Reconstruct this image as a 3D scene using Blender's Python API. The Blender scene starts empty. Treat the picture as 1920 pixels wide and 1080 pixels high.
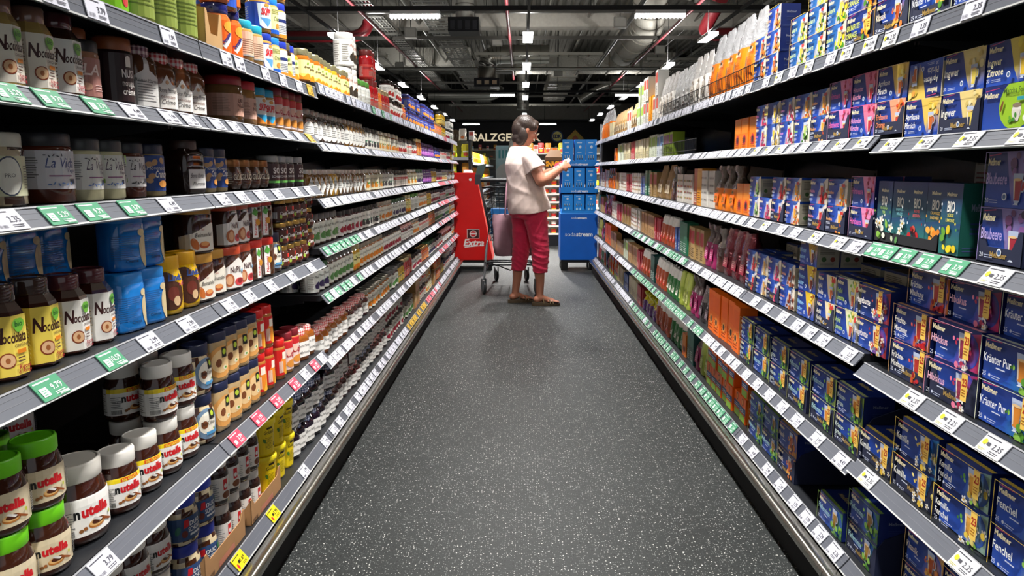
import bpy, math, random
from math import sin, cos, pi, radians, sqrt
from mathutils import Vector, Matrix
random.seed(7)
scn = bpy.context.scene
COL = scn.collection

# ------------------------------------------------------------------ camera
FPX, CAMZ = 1420.0, 1.16
PITCH = math.atan((540-319)/FPX)
YAW = math.atan((979-960)/math.hypot(FPX, 221))
cam = bpy.data.objects.new('camera', bpy.data.cameras.new('camera'))
COL.objects.link(cam)
cam.data.sensor_width = 36; cam.data.sensor_fit = 'HORIZONTAL'
cam.data.lens = FPX/1920*36
cam.data.clip_start = .05; cam.data.clip_end = 200
cam.location = (0, 0, CAMZ)
cam.rotation_euler = (pi/2-PITCH, 0, YAW)
scn.camera = cam

# ------------------------------------------------------------------ look
vs = scn.view_settings
vs.view_transform = 'Standard'; vs.look = 'None'; vs.gamma = 1; vs.use_curve_mapping = False
vs.exposure = 0.55
scn.cycles.use_denoising = True
scn.cycles.max_bounces = 6; scn.cycles.diffuse_bounces = 3; scn.cycles.glossy_bounces = 3
scn.cycles.caustics_reflective = False; scn.cycles.caustics_refractive = False
scn.cycles.sample_clamp_indirect = 4
w = bpy.data.worlds.new('world'); scn.world = w; w.use_nodes = True
w.node_tree.nodes['Background'].inputs[0].default_value = (.93, .96, 1, 1)
w.node_tree.nodes['Background'].inputs[1].default_value = .35

# lamps: each aisle has a row of slim panels hung every 3.5 m, centred on the aisle
LAMP_Z = 3.33
LAMP_Y0, LAMP_STEP = -4.5, 3.5
LAMP_ROWS = (-3.05, .09, 3.05)
def area(x, y, z, sx, sy, power, rot=(0, 0, 0), col=(1, .98, .95), spread=None):
    d = bpy.data.lights.new('lamp_and_fill_light', 'AREA'); d.shape = 'RECTANGLE'; d.size = sx; d.size_y = sy
    d.energy = power; d.color = col
    if spread: d.spread = spread
    o = bpy.data.objects.new('lamp_and_fill_light', d); COL.objects.link(o)
    o.location = (x, y, z); o.rotation_euler = rot
    return o
def lamp_with_fill(x, y, down, up):
    area(x, y, LAMP_Z-.045, .15, .72, down, spread=radians(125))
    area(x, y, LAMP_Z+.06, .15, .72, up, rot=(pi, 0, 0))  # added upward fill that brightens the ceiling, not a known part of the lamps
for k in range(11):
    y = LAMP_Y0+LAMP_STEP*k
    for x in LAMP_ROWS:
        if x != .09 and (k < 2 or k > 8): continue
        if k % 2 and k > 5: continue
        lamp_with_fill(x, y, (75 if k < 5 else 260) if x == .09 else 150, 44)

# ------------------------------------------------------------------ materials
def lin(c):
    if isinstance(c, (tuple, list)): return tuple(c[:3])
    c = c.lstrip('#')
    if len(c) == 3: c = ''.join(a*2 for a in c)
    out = []
    for i in (0, 2, 4):
        v = int(c[i:i+2], 16)/255
        out.append(v/12.92 if v <= .04045 else ((v+.055)/1.055)**2.4)
    return tuple(out)

def mat(name, base=None, rough=.5, metal=0, emit=0, attr=False, bump=0, bscale=60, var=0, vscale=20, coat=0, sheen=0, spec=.5):
    m = bpy.data.materials.new(name); m.use_nodes = True
    nt = m.node_tree; b = nt.nodes['Principled BSDF']; L = nt.links
    b.inputs['Roughness'].default_value = rough; b.inputs['Metallic'].default_value = metal
    b.inputs['Specular IOR Level'].default_value = spec
    if coat: b.inputs['Coat Weight'].default_value = coat; b.inputs['Coat Roughness'].default_value = .06
    if sheen: b.inputs['Sheen Weight'].default_value = sheen
    src = None
    if attr:
        a = nt.nodes.new('ShaderNodeAttribute'); a.attribute_name = 'Col'; src = a.outputs['Color']
    tc = nt.nodes.new('ShaderNodeTexCoord')
    if var:
        n = nt.nodes.new('ShaderNodeTexNoise'); n.inputs['Scale'].default_value = vscale; n.inputs['Detail'].default_value = 4
        L.new(tc.outputs['Object'], n.inputs['Vector'])
        mr = nt.nodes.new('ShaderNodeMapRange'); mr.inputs['From Min'].default_value = .3; mr.inputs['From Max'].default_value = .7
        mr.inputs['To Min'].default_value = 1-var; mr.inputs['To Max'].default_value = 1+var
        L.new(n.outputs['Fac'], mr.inputs['Value'])
        mx = nt.nodes.new('ShaderNodeVectorMath'); mx.operation = 'SCALE'
        if src: L.new(src, mx.inputs[0])
        else: mx.inputs[0].default_value = lin(base)
        L.new(mr.outputs['Result'], mx.inputs['Scale']); src = mx.outputs['Vector']
    if src: L.new(src, b.inputs['Base Color'])
    else: b.inputs['Base Color'].default_value = (*lin(base), 1)
    if emit:
        if src: L.new(src, b.inputs['Emission Color'])
        else: b.inputs['Emission Color'].default_value = (*lin(base), 1)
        b.inputs['Emission Strength'].default_value = emit
        m.cycles.emission_sampling = 'NONE'
    if bump:
        n = nt.nodes.new('ShaderNodeTexNoise'); n.inputs['Scale'].default_value = bscale; n.inputs['Detail'].default_value = 3
        L.new(tc.outputs['Object'], n.inputs['Vector'])
        bp = nt.nodes.new('ShaderNodeBump'); bp.inputs['Strength'].default_value = bump; bp.inputs['Distance'].default_value = .01
        L.new(n.outputs['Fac'], bp.inputs['Height']); L.new(bp.outputs['Normal'], b.inputs['Normal'])
    return m
PRINT, GLOSS, METAL, EMIT, MATTE, FOIL, DARK, STEEL = range(8)
MATS = [
    mat('printed_card', rough=.38, attr=True, var=.04, vscale=9),
    mat('glossy_jar', rough=.1, attr=True, var=.1, vscale=30, coat=.4),
    mat('metal_lid', rough=.3, metal=.75, attr=True),
    mat('glowing', attr=True, emit=6),
    mat('matte', rough=.85, attr=True, var=.08, vscale=15),
    mat('crinkled_film', rough=.2, metal=.35, attr=True, bump=.9, bscale=38, coat=.3),
    mat('dark_shelf_plastic', '#17191d', rough=.42, var=.2, vscale=8, bump=.05),
    mat('brushed_steel', '#b4b0a6', rough=.26, metal=1, var=.1, vscale=14),
]

# ------------------------------------------------------------------ mesh builder
class MB:
    def __init__(s): s.v = []; s.f = []; s.c = []; s.m = []; s.s = []
    def add(s, pts, faces, col, mat=PRINT, smooth=False):
        o = len(s.v); s.v += [tuple(p) for p in pts]
        many = isinstance(col, list)
        for i, f in enumerate(faces):
            s.f.append(tuple(a+o for a in f)); c = col[i] if many else col
            if isinstance(c, list): s.c.append([lin(a) for a in c])
            else: s.c.append(lin(c))
            s.m.append(mat); s.s.append(smooth)
        return s
    def poly(s, pts, col, mat=PRINT): return s.add(pts, [tuple(range(len(pts)))], [col] if isinstance(col, list) else col, mat)
    def box(s, x0, x1, y0, y1, z0, z1, col, mat=PRINT):
        p = [(x0,y0,z0),(x1,y0,z0),(x1,y1,z0),(x0,y1,z0),(x0,y0,z1),(x1,y0,z1),(x1,y1,z1),(x0,y1,z1)]
        return s.add(p, [(0,3,2,1),(4,5,6,7),(0,1,5,4),(1,2,6,5),(2,3,7,6),(3,0,4,7)], col, mat)
    def lathe(s, prof, seg, mat=GLOSS, sx=1, sy=1, cx=0, cy=0, colf=None, pw=0, smooth=True, caps=True):
        # prof: (r, z, colour of the band above this ring)
        pts = []; n = len(prof)
        for r, z, c in prof:
            for k in range(seg):
                a = 2*pi*k/seg
                q = 1
                if pw: q = 1/(abs(cos(a))**pw+abs(sin(a))**pw)**(1/pw)
                pts.append((cx+r*q*sx*sin(a), cy-r*q*sy*cos(a), z))
        fs = []; cs = []
        for i in range(n-1):
            for k in range(seg):
                k2 = (k+1) % seg
                fs.append((i*seg+k, i*seg+k2, (i+1)*seg+k2, (i+1)*seg+k))
                cs.append(colf(k, i, seg) if colf else prof[i][2])
        s.add(pts, fs, cs, mat, smooth)
        if caps:
            s.add(pts[:seg], [tuple(reversed(range(seg)))], prof[0][2], mat)
            s.add(pts[-seg:], [tuple(range(seg))], prof[-1][2], mat)
        return s
    def tube(s, path, r, col, mat=METAL, seg=8, closed=False):
        P = [Vector(p) for p in path]; pts = []; n = len(P); fs = []
        rr = r if isinstance(r, (list, tuple)) else [r]*n
        up = Vector((0, 0, 1))
        for i, p in enumerate(P):
            if closed: t = P[(i+1) % n]-P[i-1]
            else: t = P[min(i+1, n-1)]-P[max(i-1, 0)]
            t.normalize()
            a = t.cross(up)
            if a.length < .05: a = t.cross(Vector((1, 0, 0)))
            a.normalize(); b = t.cross(a)
            for k in range(seg):
                g = 2*pi*k/seg
                pts.append(p+a*rr[i]*cos(g)+b*rr[i]*sin(g))
        m = n if closed else n-1
        for i in range(m):
            j = (i+1) % n
            for k in range(seg):
                k2 = (k+1) % seg
                fs.append((i*seg+k, j*seg+k, j*seg+k2, i*seg+k2))
        s.add(pts, fs, col, mat, True)
        if not closed:
            s.add(pts[:seg], [tuple(range(seg))], col, mat); s.add(pts[-seg:], [tuple(reversed(range(seg)))], col, mat)
        return s
    def mesh(s, name, mats=None):
        me = bpy.data.meshes.new(name)
        me.from_pydata(s.v, [], s.f)
        for m in (mats or MATS): me.materials.append(m)
        ca = me.color_attributes.new('Col', 'FLOAT_COLOR', 'CORNER')
        buf = []
        for f, c in zip(s.f, s.c):
            if isinstance(c, list):
                for a in c: buf += [a[0], a[1], a[2], 1]
            else: buf += [c[0], c[1], c[2], 1]*len(f)
        ca.data.foreach_set('color', buf)
        me.polygons.foreach_set('material_index', s.m)
        me.polygons.foreach_set('use_smooth', s.s)
        me.update()
        return me
    def obj(s, name, parent=None, loc=(0, 0, 0), rot=(0, 0, 0), mats=None, **props):
        return link(name, s.mesh(name, mats), parent, loc, rot, **props)
def link(name, data, parent=None, loc=(0, 0, 0), rot=(0, 0, 0), **props):
    o = bpy.data.objects.new(name, data); COL.objects.link(o)
    if parent: o.parent = parent
    o.location = loc; o.rotation_euler = rot
    for k, v in props.items(): o[k] = v
    return o
def rings(mb, R, col, mat=GLOSS, cap=True, smooth=True):
    # loft through rings of equal length
    n = len(R[0]); pts = [p for r in R for p in r]; fs = []; cs = []
    for i in range(len(R)-1):
        for k in range(n):
            k2 = (k+1) % n
            fs.append((i*n+k, i*n+k2, (i+1)*n+k2, (i+1)*n+k)); cs.append(col[i] if isinstance(col, list) else col)
    mb.add(pts, fs, cs, mat, smooth)
    if cap:
        mb.add(R[0], [tuple(reversed(range(n)))], cs[0], mat); mb.add(R[-1], [tuple(range(n))], cs[-1], mat)

# ------------------------------------------------------------------ lettering and printed art
_tc = {}
def text2d(s, bold=0.0):
    key = (s, bold)
    if key in _tc: return _tc[key]
    cu = bpy.data.curves.new('t', 'FONT'); cu.body = s; cu.size = 1; cu.offset = bold; cu.resolution_u = 2; cu.fill_mode = 'FRONT'
    o = bpy.data.objects.new('t', cu); COL.objects.link(o)
    dg = bpy.context.evaluated_depsgraph_get(); dg.update()
    me = o.evaluated_get(dg).to_mesh()
    me.calc_loop_triangles()
    V = [(v.co.x, v.co.y) for v in me.vertices]; T = [tuple(t.vertices) for t in me.loop_triangles]
    o.evaluated_get(dg).to_mesh_clear()
    bpy.data.objects.remove(o); bpy.data.curves.remove(cu)
    x0 = min([v[0] for v in V] or [0]); x1 = max([v[0] for v in V] or [1])
    V = [((a-x0), b) for a, b in V]
    _tc[key] = (V, T, x1-x0)
    return _tc[key]
def clip(poly, k, c, sign):
    out = []
    for i in range(len(poly)):
        a, b = poly[i-1], poly[i]
        da, db = sign*(a[k]-c), sign*(b[k]-c)
        if (da >= 0) != (db >= 0):
            t = da/(da-db); out.append(tuple(a[j]+(b[j]-a[j])*t for j in range(len(a))))
        if db >= 0: out.append(b)
    return out
LAY = .00022
class Art:
    """prints onto a face: fmap(u_metres, v_metres, offset) -> point"""
    def __init__(s, mb, W, H, fmap, strip=None, mat=PRINT, base=0):
        s.mb, s.W, s.H, s.f, s.strip, s.k, s.mat = mb, W, H, fmap, strip, base, mat; s.vcuts = None
    def raw(s, poly, col):
        # poly: list of (u,v) in metres (or (u,v,r,g,b) gradient)
        P = [tuple(p) for p in poly]
        P = clip(P, 0, 0, 1) if P else P; P = clip(P, 0, s.W, -1) if P else P
        P = clip(P, 1, 0, 1) if P else P; P = clip(P, 1, s.H, -1) if P else P
        if len(P) < 3: return
        parts = [P]
        if s.strip:
            parts = []; u0 = min(p[0] for p in P); u1 = max(p[0] for p in P)
            i0 = int(u0/s.strip); i1 = int(u1/s.strip-1e-9)
            if i0 == i1: parts = [P]
            else:
                for i in range(i0, i1+1):
                    q = clip(P, 0, i*s.strip, 1); q = clip(q, 0, (i+1)*s.strip, -1) if q else q
                    if len(q) > 2: parts.append(q)
        off = s.k*LAY
        if s.vcuts:
            pv = []
            for q in parts:
                cur = [q]
                for cv in s.vcuts:
                    nx = []
                    for g in cur:
                        v0 = min(a[1] for a in g); v1 = max(a[1] for a in g)
                        if v0 < cv-1e-6 and v1 > cv+1e-6: nx += [clip(g, 1, cv, -1), clip(g, 1, cv, 1)]
                        else: nx.append(g)
                    cur = nx
                pv += [g for g in cur if len(g) > 2]
            parts = pv
        for q in parts:
            c = [tuple(p[2:5]) for p in q] if len(q[0]) > 2 else col
            s.mb.poly([s.f(p[0], p[1], off) for p in q], c, s.mat)
    def rect(s, u0, v0, u1, v1, c, c2=None, vert=False):
        s.k += 1
        u0, u1, v0, v1 = u0*s.W, u1*s.W, v0*s.H, v1*s.H
        if c2:
            a, b = lin(c), lin(c2)
            if vert: s.raw([(u0,v0,*a),(u1,v0,*a),(u1,v1,*b),(u0,v1,*b)], None)
            else: s.raw([(u0,v0,*a),(u1,v0,*b),(u1,v1,*b),(u0,v1,*a)], None)
        else: s.raw([(u0,v0),(u1,v0),(u1,v1),(u0,v1)], c)
    def poly(s, pts, c, cs=None):
        s.k += 1
        if cs: s.raw([(p[0]*s.W, p[1]*s.H, *lin(q)) for p, q in zip(pts, cs)], None)
        else: s.raw([(p[0]*s.W, p[1]*s.H) for p in pts], c)
    def ell(s, u, v, ru, rv, c, n=14, rot=0, c2=None):
        # radii as fractions of the height so circles stay round
        s.k += 1
        cx, cy, a, b = u*s.W, v*s.H, ru*s.H, rv*s.H
        q = []
        for i in range(n):
            g = 2*pi*i/n; x, y = a*cos(g), b*sin(g)
            q.append((cx+x*cos(rot)-y*sin(rot), cy+x*sin(rot)+y*cos(rot)))
        if c2:
            A, B = lin(c), lin(c2)
            for i in range(n): s.raw([(cx, cy, *A), (*q[i-1], *B), (*q[i], *B)], None)
        else: s.raw(q, c)
    def text(s, t, u, v, size, c, bold=0.0, shear=0, rot=0, maxw=None, al='l', sx=1):
        s.k += 1
        V, T, wd = text2d(t, bold)
        sz = size*s.H/.72
        k = sx
        if maxw and wd*sz*k > maxw*s.W: k = maxw*s.W/(wd*sz)
        ox = u*s.W-(wd*sz*k/2 if al == 'c' else 0); oy = v*s.H
        ca, sa = cos(rot), sin(rot)
        px, py = u*s.W, v*s.H
        Q = []
        for x, y in V:
            a = (x*k+y*shear)*sz+(ox-px); b = y*sz
            Q.append((px+a*ca-b*sa, py+a*sa+b*ca))
        for a, b, d in T: s.raw([Q[a], Q[b], Q[d]], c)
    def lines(s, u0, v0, u1, v1, n, c, th=.35):
        # rows of unreadably small print
        s.k += 1; rr = random.Random(int(u0*991+v0*77+n))
        dv = (v1-v0)/n
        for i in range(n):
            e = u1-(u1-u0)*rr.uniform(0, .3); y = v0+dv*i
            s.raw([(u0*s.W, y*s.H), (e*s.W, y*s.H), (e*s.W, (y+dv*th)*s.H), (u0*s.W, (y+dv*th)*s.H)], c)
    def bars(s, u0, v0, u1, v1, c='#222', n=12):
        s.k += 1; rr = random.Random(n)
        du = (u1-u0)/n
        for i in range(n):
            a = u0+du*i; b = a+du*rr.uniform(.3, .7)
            s.raw([(a*s.W, v0*s.H), (b*s.W, v0*s.H), (b*s.W, v1*s.H), (a*s.W, v1*s.H)], c)
def flat_map(w, y, z0=0):
    return lambda u, v, o: (u-w/2, y-o, z0+v)
def side_map(x, d, sgn=1, z0=0):
    # right side (sgn 1) or left side (-1) of a box, read from outside
    return (lambda u, v, o: (x+o, -d/2+u, z0+v)) if sgn > 0 else (lambda u, v, o: (-x-o, d/2-u, z0+v))
def top_map(w, d, z): return lambda u, v, o: (u-w/2, -d/2+v, z+o)
def cyl_map(r, half, z0, sx=1, sy=1, rf=None, pw=0):
    def f(u, v, o):
        a = u/r-half
        R = r+o if rf is None else rf(v)+o
        q = 1/(abs(cos(a))**pw+abs(sin(a))**pw)**(1/pw) if pw else 1
        return (R*q*sx*sin(a), -R*q*sy*cos(a), z0+v)
    return f

# ------------------------------------------------------------------ kinds of goods
KIND = {}
def kind(key, name, cat, desc, w, d, h, build, pl=None, parts=True):
    KIND[key] = dict(name=name, cat=cat, desc=desc, w=w, d=d, h=h, build=build, pl=pl or desc+'s', parts=parts)

SHAPES = {  # body profile (radius, height), lid start, lid radius, depth ratio, squareness
    'nut': ([(.78,0),(.93,.025),(1,.1),(1,.5),(.98,.58),(.92,.68),(.84,.76),(.8,.8)], .80, .86, .78, 0),
    'hex': ([(.9,0),(1,.03),(1,.66),(.93,.72),(.74,.8),(.66,.84)], .84, .72, 1, 0),
    'str': ([(.92,0),(1,.03),(1,.76),(.95,.8),(.9,.82)], .82, .95, 1, 0),
    'jam': ([(.86,0),(1,.05),(1,.68),(.95,.75),(.84,.8),(.82,.83)], .83, .88, 1, 0),
    'pot': ([(.6,0),(.84,.06),(.97,.22),(1,.4),(.96,.6),(.86,.74),(.84,.8)], .8, .9, 1, 0),
    'tub': ([(.82,0),(.86,.02),(.97,.84),(1,.87)], .87, 1.07, 1, 0),
    'bot': ([(.9,0),(1,.04),(1,.52),(.86,.64),(.5,.78),(.38,.84)], .84, .42, 1, 0),
    'sq': ([(.9,0),(1,.04),(1,.7),(.94,.76),(.78,.82),(.76,.84)], .84, .82, .92, 5),
    'sqf': ([(.85,0),(.97,.02),(1,.06),(1,.78),(.95,.83)], .83, .97, .8, 4),
}
def prof_r(P, v):
    for (r0, z0), (r1, z1) in zip(P, P[1:]):
        if z0 <= v <= z1: return r0+(r1-r0)*(v-z0)/max(1e-6, z1-z0)
    return P[-1][0]
def jar(key, name, desc, shape, w, h, body, lid, lab=None, art=None, lmetal=False, cat='jar', A=pi/2, stripes=None, ging=None, mark=None, pl=None, lidtop=None):
    P, lz, lr, sy, pw = SHAPES[shape]
    seg = 8 if shape == 'hex' else 24
    R = w/2
    def build(parts, nm):
        mb = MB(); cf = None
        if stripes:
            cf = lambda k, i, s: stripes[((k+i*2)*4//s*1+((k+i*2) % (s//4) > s//8)) % 2] if False else stripes[int(((k/s)*8+i*.55)) % 2]
        prof = [(r*R, z*h, body) for r, z in P]
        if stripes:   # finer bands so the swirl reads
            q = []
            for (r0, z0, c), (r1, z1, _) in zip(prof, prof[1:]):
                m = 3 if z1-z0 > .15*h else 1
                for j in range(m): q.append((r0+(r1-r0)*j/m, z0+(z1-z0)*j/m, c))
            prof = q+[prof[-1]]
        off = pi/8 if shape == 'hex' else 0
        mb.lathe(prof, seg, GLOSS, 1, sy, colf=cf, pw=pw, smooth=shape != 'hex')
        ob = mb
        lb = mb if not parts else MB()
        if lab:
            v0, v1, lc = lab[:3]; a = lab[3] if len(lab) > 3 else A
            rf = lambda v: prof_r(P, (v+v0*h)/h)*R+.0006
            W = 2*a*R
            am = Art(lb, W, (v1-v0)*h, cyl_map(R, a, v0*h, 1, sy, rf, pw), strip=R*2*pi/seg if shape != 'hex' else R*pi/4, base=0)
            if shape == 'hex': am.f = hexmap(R, a, v0*h)
            n = 1; vc = [z*h-v0*h for _, z in P if v0 < z < v1]; am.vcuts = vc
            if lc:   # the paper goes almost all the way round, with small print at the sides
                wa = pi*5/6 if shape != 'hex' else pi
                bg = Art(lb, 2*wa*R, (v1-v0)*h, cyl_map(R, wa, v0*h, 1, sy, rf, pw), strip=am.strip, base=0)
                if shape == 'hex': bg.f = hexmap(R, wa, v0*h)
                bg.vcuts = vc
                for j in range(n): bg.raw([(0, bg.H*j/n), (bg.W, bg.H*j/n), (bg.W, bg.H*(j+1)/n), (0, bg.H*(j+1)/n)], lc)
                for u0, u1 in ((.05, .2), (.8, .95)): bg.lines(u0, .12, u1, .88, 9, '#8a8478' if sum(lin(lc)) > .9 else '#b9b4ac')
            if art: art(am)
        ld = mb if not parts else MB()
        r = lr*R; z0 = lz*h-.004
        lmat = METAL if lmetal else GLOSS if lmetal is None else PRINT
        lp = [(r*.97, z0, lid), (r, z0+.002, lid), (r, h-.004, lid), (r*.96, h-.001, lidtop or lid), (r*.88, h, lidtop or lid), (r*.86, h-.0015, lidtop or lid)]
        if ging:
            zz = [z0, z0+(h-z0)*.25, z0+(h-z0)*.5, z0+(h-z0)*.75, h-.003]
            lp = [(r, z, lid) for z in zz]+[(r*.8, h, lid), (r*.5, h, lid), (r*.2, h, lid)]
            ld.lathe(lp, 36, PRINT, 1, sy, colf=lambda k, i, s: ging[(k % 2)+(i % 2)])
        else: ld.lathe(lp, 24, lmat, 1, sy, pw=pw if pw == 4 else 0)
        if mark: mark(ld, r, z0, h)
        me = mb.mesh(nm)
        return me, ([('lid', ld.mesh('lid'))]+([('label', lb.mesh('label'))] if lab else [])) if parts else []
    kind(key, name, cat, desc, w, w*sy, h, build, pl)
def hexmap(R, half, z0):
    def f(u, v, o):
        a = u/R-half; k = math.floor(a/(pi/4)+1e-6); a0 = k*pi/4; o += .0006; t = (a-a0)/(pi/4)
        p0 = (sin(a0), -cos(a0)); p1 = (sin(a0+pi/4), -cos(a0+pi/4))
        x = p0[0]+(p1[0]-p0[0])*t; y = p0[1]+(p1[1]-p0[1])*t
        return ((R+o)*x, (R+o)*y, z0+v)
    return f
RED = '#c4161c'
# ---- chocolate and nut spreads
def a_noc(bg, t='Nocciolata', tc='#3a1512', u0=.3):
    def f(A):
        A.text(t[0], .26, .56, .26, tc, .03, .1, sx=.7); A.text(t[1:], .385, .56, .18, tc, .02, .1, maxw=.34, sx=.72)
        A.text('ORIGINAL', .53, .47, .055, '#5a3a34', 0)
        A.ell(.43, .27, .13, .13, '#8c3d22'); A.ell(.43, .27, .105, .11, '#e9bd92'); A.ell(.43, .27, .035, .05, '#a8653a')
        A.rect(.56, .36, .7, .43, '#e8881f'); A.lines(.56, .22, .7, .34, 2, '#5a3a34')
        A.text('Rigoni', .56, .1, .075, '#a01a2a', .02); A.text('di Asiago', .54, .03, .06, '#a01a2a', .01)
        for x, y in ((-.03, 0), (.03, 0), (0, -.05)): A.ell(.6+x*.8, .86+y, .09, .09, '#6db33a')
        A.text('bio', .6, .82, .09, '#1d5a1e', .02, al='c')
        A.lines(.06, .2, .22, .85, 9, '#9c8a70'); A.lines(.78, .2, .95, .85, 9, '#9c8a70')
    return f
BR = '#38190f'
jar('noc_y', 'spread_jar', 'yellow-labelled hazelnut spread jar', 'hex', .078, .148, BR, '#43302a', (.05, .68, '#f0d75c'), a_noc('#f0d75c'), lmetal=None)
jar('noc_w', 'spread_jar', 'white-labelled octagonal hazelnut spread jar', 'hex', .078, .14, BR, '#5a2c30', (.05, .68, '#ece9e2'), a_noc('w'), lmetal=None)
jar('noc_l', 'spread_jar', 'cream-filled octagonal hazelnut spread jar', 'hex', .066, .135, '#b79a5a', '#8a6456', (.05, .68, '#ece4d4'), a_noc('w'), lmetal=None)
def a_nut(top=True, gratis=True, beige=False):
    def f(A):
        if top: A.rect(0, .84, 1, 1, '#f4d81c'); A.rect(.36, .85, .66, .98, '#d8531b'); A.text('50g GRATIS', .38, .87, .09, '#f7e04a', .02, maxw=.26)
        A.text('n', .27, .5, .27, '#161616', .05, sx=.9); A.text('utella', .345, .5, .27, '#cf1d25', .05, maxw=.34)
        A.ell(.5, .24, .26, .12, '#b9722f'); A.ell(.5, .27, .24, .1, '#e2b170'); A.ell(.51, .29, .19, .075, '#4e2412')
        A.ell(.33, .16, .06, .05, '#8c5a2e'); A.poly([(.52, .3), (.68, .12), (.7, .15), (.56, .34)], '#8f4a20'); A.poly([(.44, .38), (.53, .26), (.56, .3), (.47, .42)], '#d9d5cf')
        A.ell(.67, .36, .04, .06, '#b9c23a'); A.ell(.37, .2, .05, .05, '#9a5b2a')
        A.lines(.1, .28, .28, .75, 7, '#777'); A.bars(.1, .06, .27, .22, '#333', 16); A.text('500 g', .12, .5, .08, '#333', 0)
        A.lines(.76, .2, .93, .75, 8, '#8b8b8b')
    return f
jar('nutella', 'spread_jar', 'chocolate spread jar with yellow label band', 'nut', .087, .125, BR, '#e6e2da', (.13, .6, '#f3f0ea'), a_nut())
jar('nutplain', 'spread_jar', 'white-lidded chocolate spread jar', 'nut', .087, .125, BR, '#dcd7cd', (.13, .6, '#f3f0ea'), a_nut(False))
jar('nutbig', 'spread_jar', 'extra-large white-lidded chocolate spread jar', 'nut', .118, .15, BR, '#dcd7cd', (.13, .6, '#f3f0ea'), a_nut(False))
jar('nutgreen', 'spread_jar', 'green-lidded plant-based chocolate spread jar', 'nut', .087, .118, '#3a1d12', '#6cc81a', (.12, .58, '#d9c9a8'), a_nut(False), lidtop='#5ab816')
def a_oval(c1, c2, txt, tc='#2b2320', bar=None):
    def f(A):
        A.ell(.5, .5, .5, .5, c1, 20); A.ell(.5, .52, .36, .36, c2, 18)
        A.ell(.42, .48, .12, .13, '#7a4424'); A.ell(.6, .3, .07, .07, '#e9dfc6'); A.ell(.62, .3, .035, .035, '#5d9a3e')
        A.rect(.52, .62, .66, .95, '#23211f'); A.ell(.59, .8, .07, .09, '#b8cf3d')
        if txt: A.text(txt, .5, .46, .13, tc, .01, al='c', maxw=.3)
        if bar: A.rect(.44, .14, .7, .24, bar)
    return f
jar('duoc', 'spread_jar', 'navy-lidded striped duo cream jar', 'nut', .088, .125, '#4a2a18', '#1a2140', (.1, .72, None), a_oval('#6d86a0', '#e9e2d2', 'Duo Crème', bar='#4a90c0'), stripes=('#4a2614', '#d9c49c'))
jar('beige', 'spread_jar', 'navy-lidded beige nut cream jar', 'sqf', .07, .13, '#b09468', '#1a2140', (.08, .72, None), a_oval('#d89a52', '#e9c58e', '', bar=None))
def a_redpb(A):
    A.rect(0, 0, 1, 1, '#d3221f'); A.ell(.55, .4, .3, .36, '#ea8a2a'); A.rect(.42, .62, .6, .9, '#f4ead8'); A.bars(.3, .1, .44, .55, '#f2ece0', 9)
    A.poly([(.5, 0), (.7, 0), (.62, .5)], '#f2b53a')
jar('redpb', 'nut_butter_jar', 'red-labelled peanut butter jar with red lid', 'str', .07, .13, '#a8672a', '#cf1f1c', (.1, .74, '#d3221f'), a_redpb)
def a_duos(A):
    A.text('DUO', .52, .6, .2, '#f4f4f2', .02, al='c'); A.text('SCHOKO', .52, .33, .22, '#f4f4f2', .02, al='c', maxw=.3)
    A.rect(.4, .16, .64, .25, '#e7e7e7'); A.poly([(.28, .55), (.38, .6), (.38, .9), (.3, .9)], '#d3222a'); A.ell(.3, .3, .14, .16, '#6b2a22'); A.ell(.72, .7, .1, .2, '#3f8a62', rot=.5)
    A.ell(.18, .5, .12, .2, '#2f6f5c', rot=-.4)
jar('duos', 'spread_jar', 'blue-lidded striped duo chocolate jar', 'nut', .088, .12, '#4a2a18', '#1a2f9a', (.12, .58, '#2d4a78'), a_duos, stripes=('#43210f', '#dcc9a2'))
def a_gg(A):
    A.rect(.44, .42, .56, .9, '#d3222a'); A.ell(.5, .6, .08, .1, '#f5f2ec'); A.ell(.52, .2, .22, .16, '#7a4222'); A.text('Nuss Nougat', .6, .5, .12, '#333', 0, maxw=.2); A.lines(.1, .1, .34, .85, 8, '#999')
jar('gg', 'spread_jar', 'slim white-lidded nougat cream jar', 'jam', .07, .125, '#2c150e', '#d9d4cc', (.12, .6, '#eee9e1'), a_gg, lidtop='#5a2f22')
def m_tub(ld, r, z0, h):
    for i in range(4): ld.poly([(-r*.5+i*r*.22, -r*.5, h+.0006), (-r*.4+i*r*.22, -r*.5, h+.0006), (-r*.1+i*r*.22, r*.4, h+.0006), (-r*.2+i*r*.22, r*.4, h+.0006)], '#1d1a12')
def a_gold(A):
    A.text('Goldsaft', .5, .72, .12, '#221c10', .015, .1, al='c', maxw=.3); A.rect(.42, .88, .58, .95, '#221c10'); A.lines(.38, .2, .6, .62, 9, '#8f7a16'); A.ell(.68, .3, .08, .08, '#2a2416'); A.ell(.68, .31, .055, .055, '#f1d417')
    A.ell(.36, .5, .05, .09, '#4e7a28', rot=.4)
jar('gold', 'syrup_tub', 'bright yellow beet syrup tub', 'tub', .088, .115, '#f1d417', '#f4dc1e', (.05, .84, '#f1d417'), a_gold, lmetal=False, cat='tub', mark=m_tub)
def a_mand(A):
    A.poly([(0, 0), (1, 0), (1, .7), (.7, .95), (.3, .62), (0, .5)], '#e6dfd0'); A.ell(.33, .25, .12, .22, '#c2692a', rot=.4); A.ell(.52, .2, .22, .12, '#b8552a'); A.ell(.53, .24, .17, .08, '#e09a5c')
    A.text('Belmandel', .5, .48, .15, '#2a2220', 0, .25, al='c', maxw=.34); A.text('bio', .5, .7, .07, '#b2452a', 0, al='c')
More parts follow.
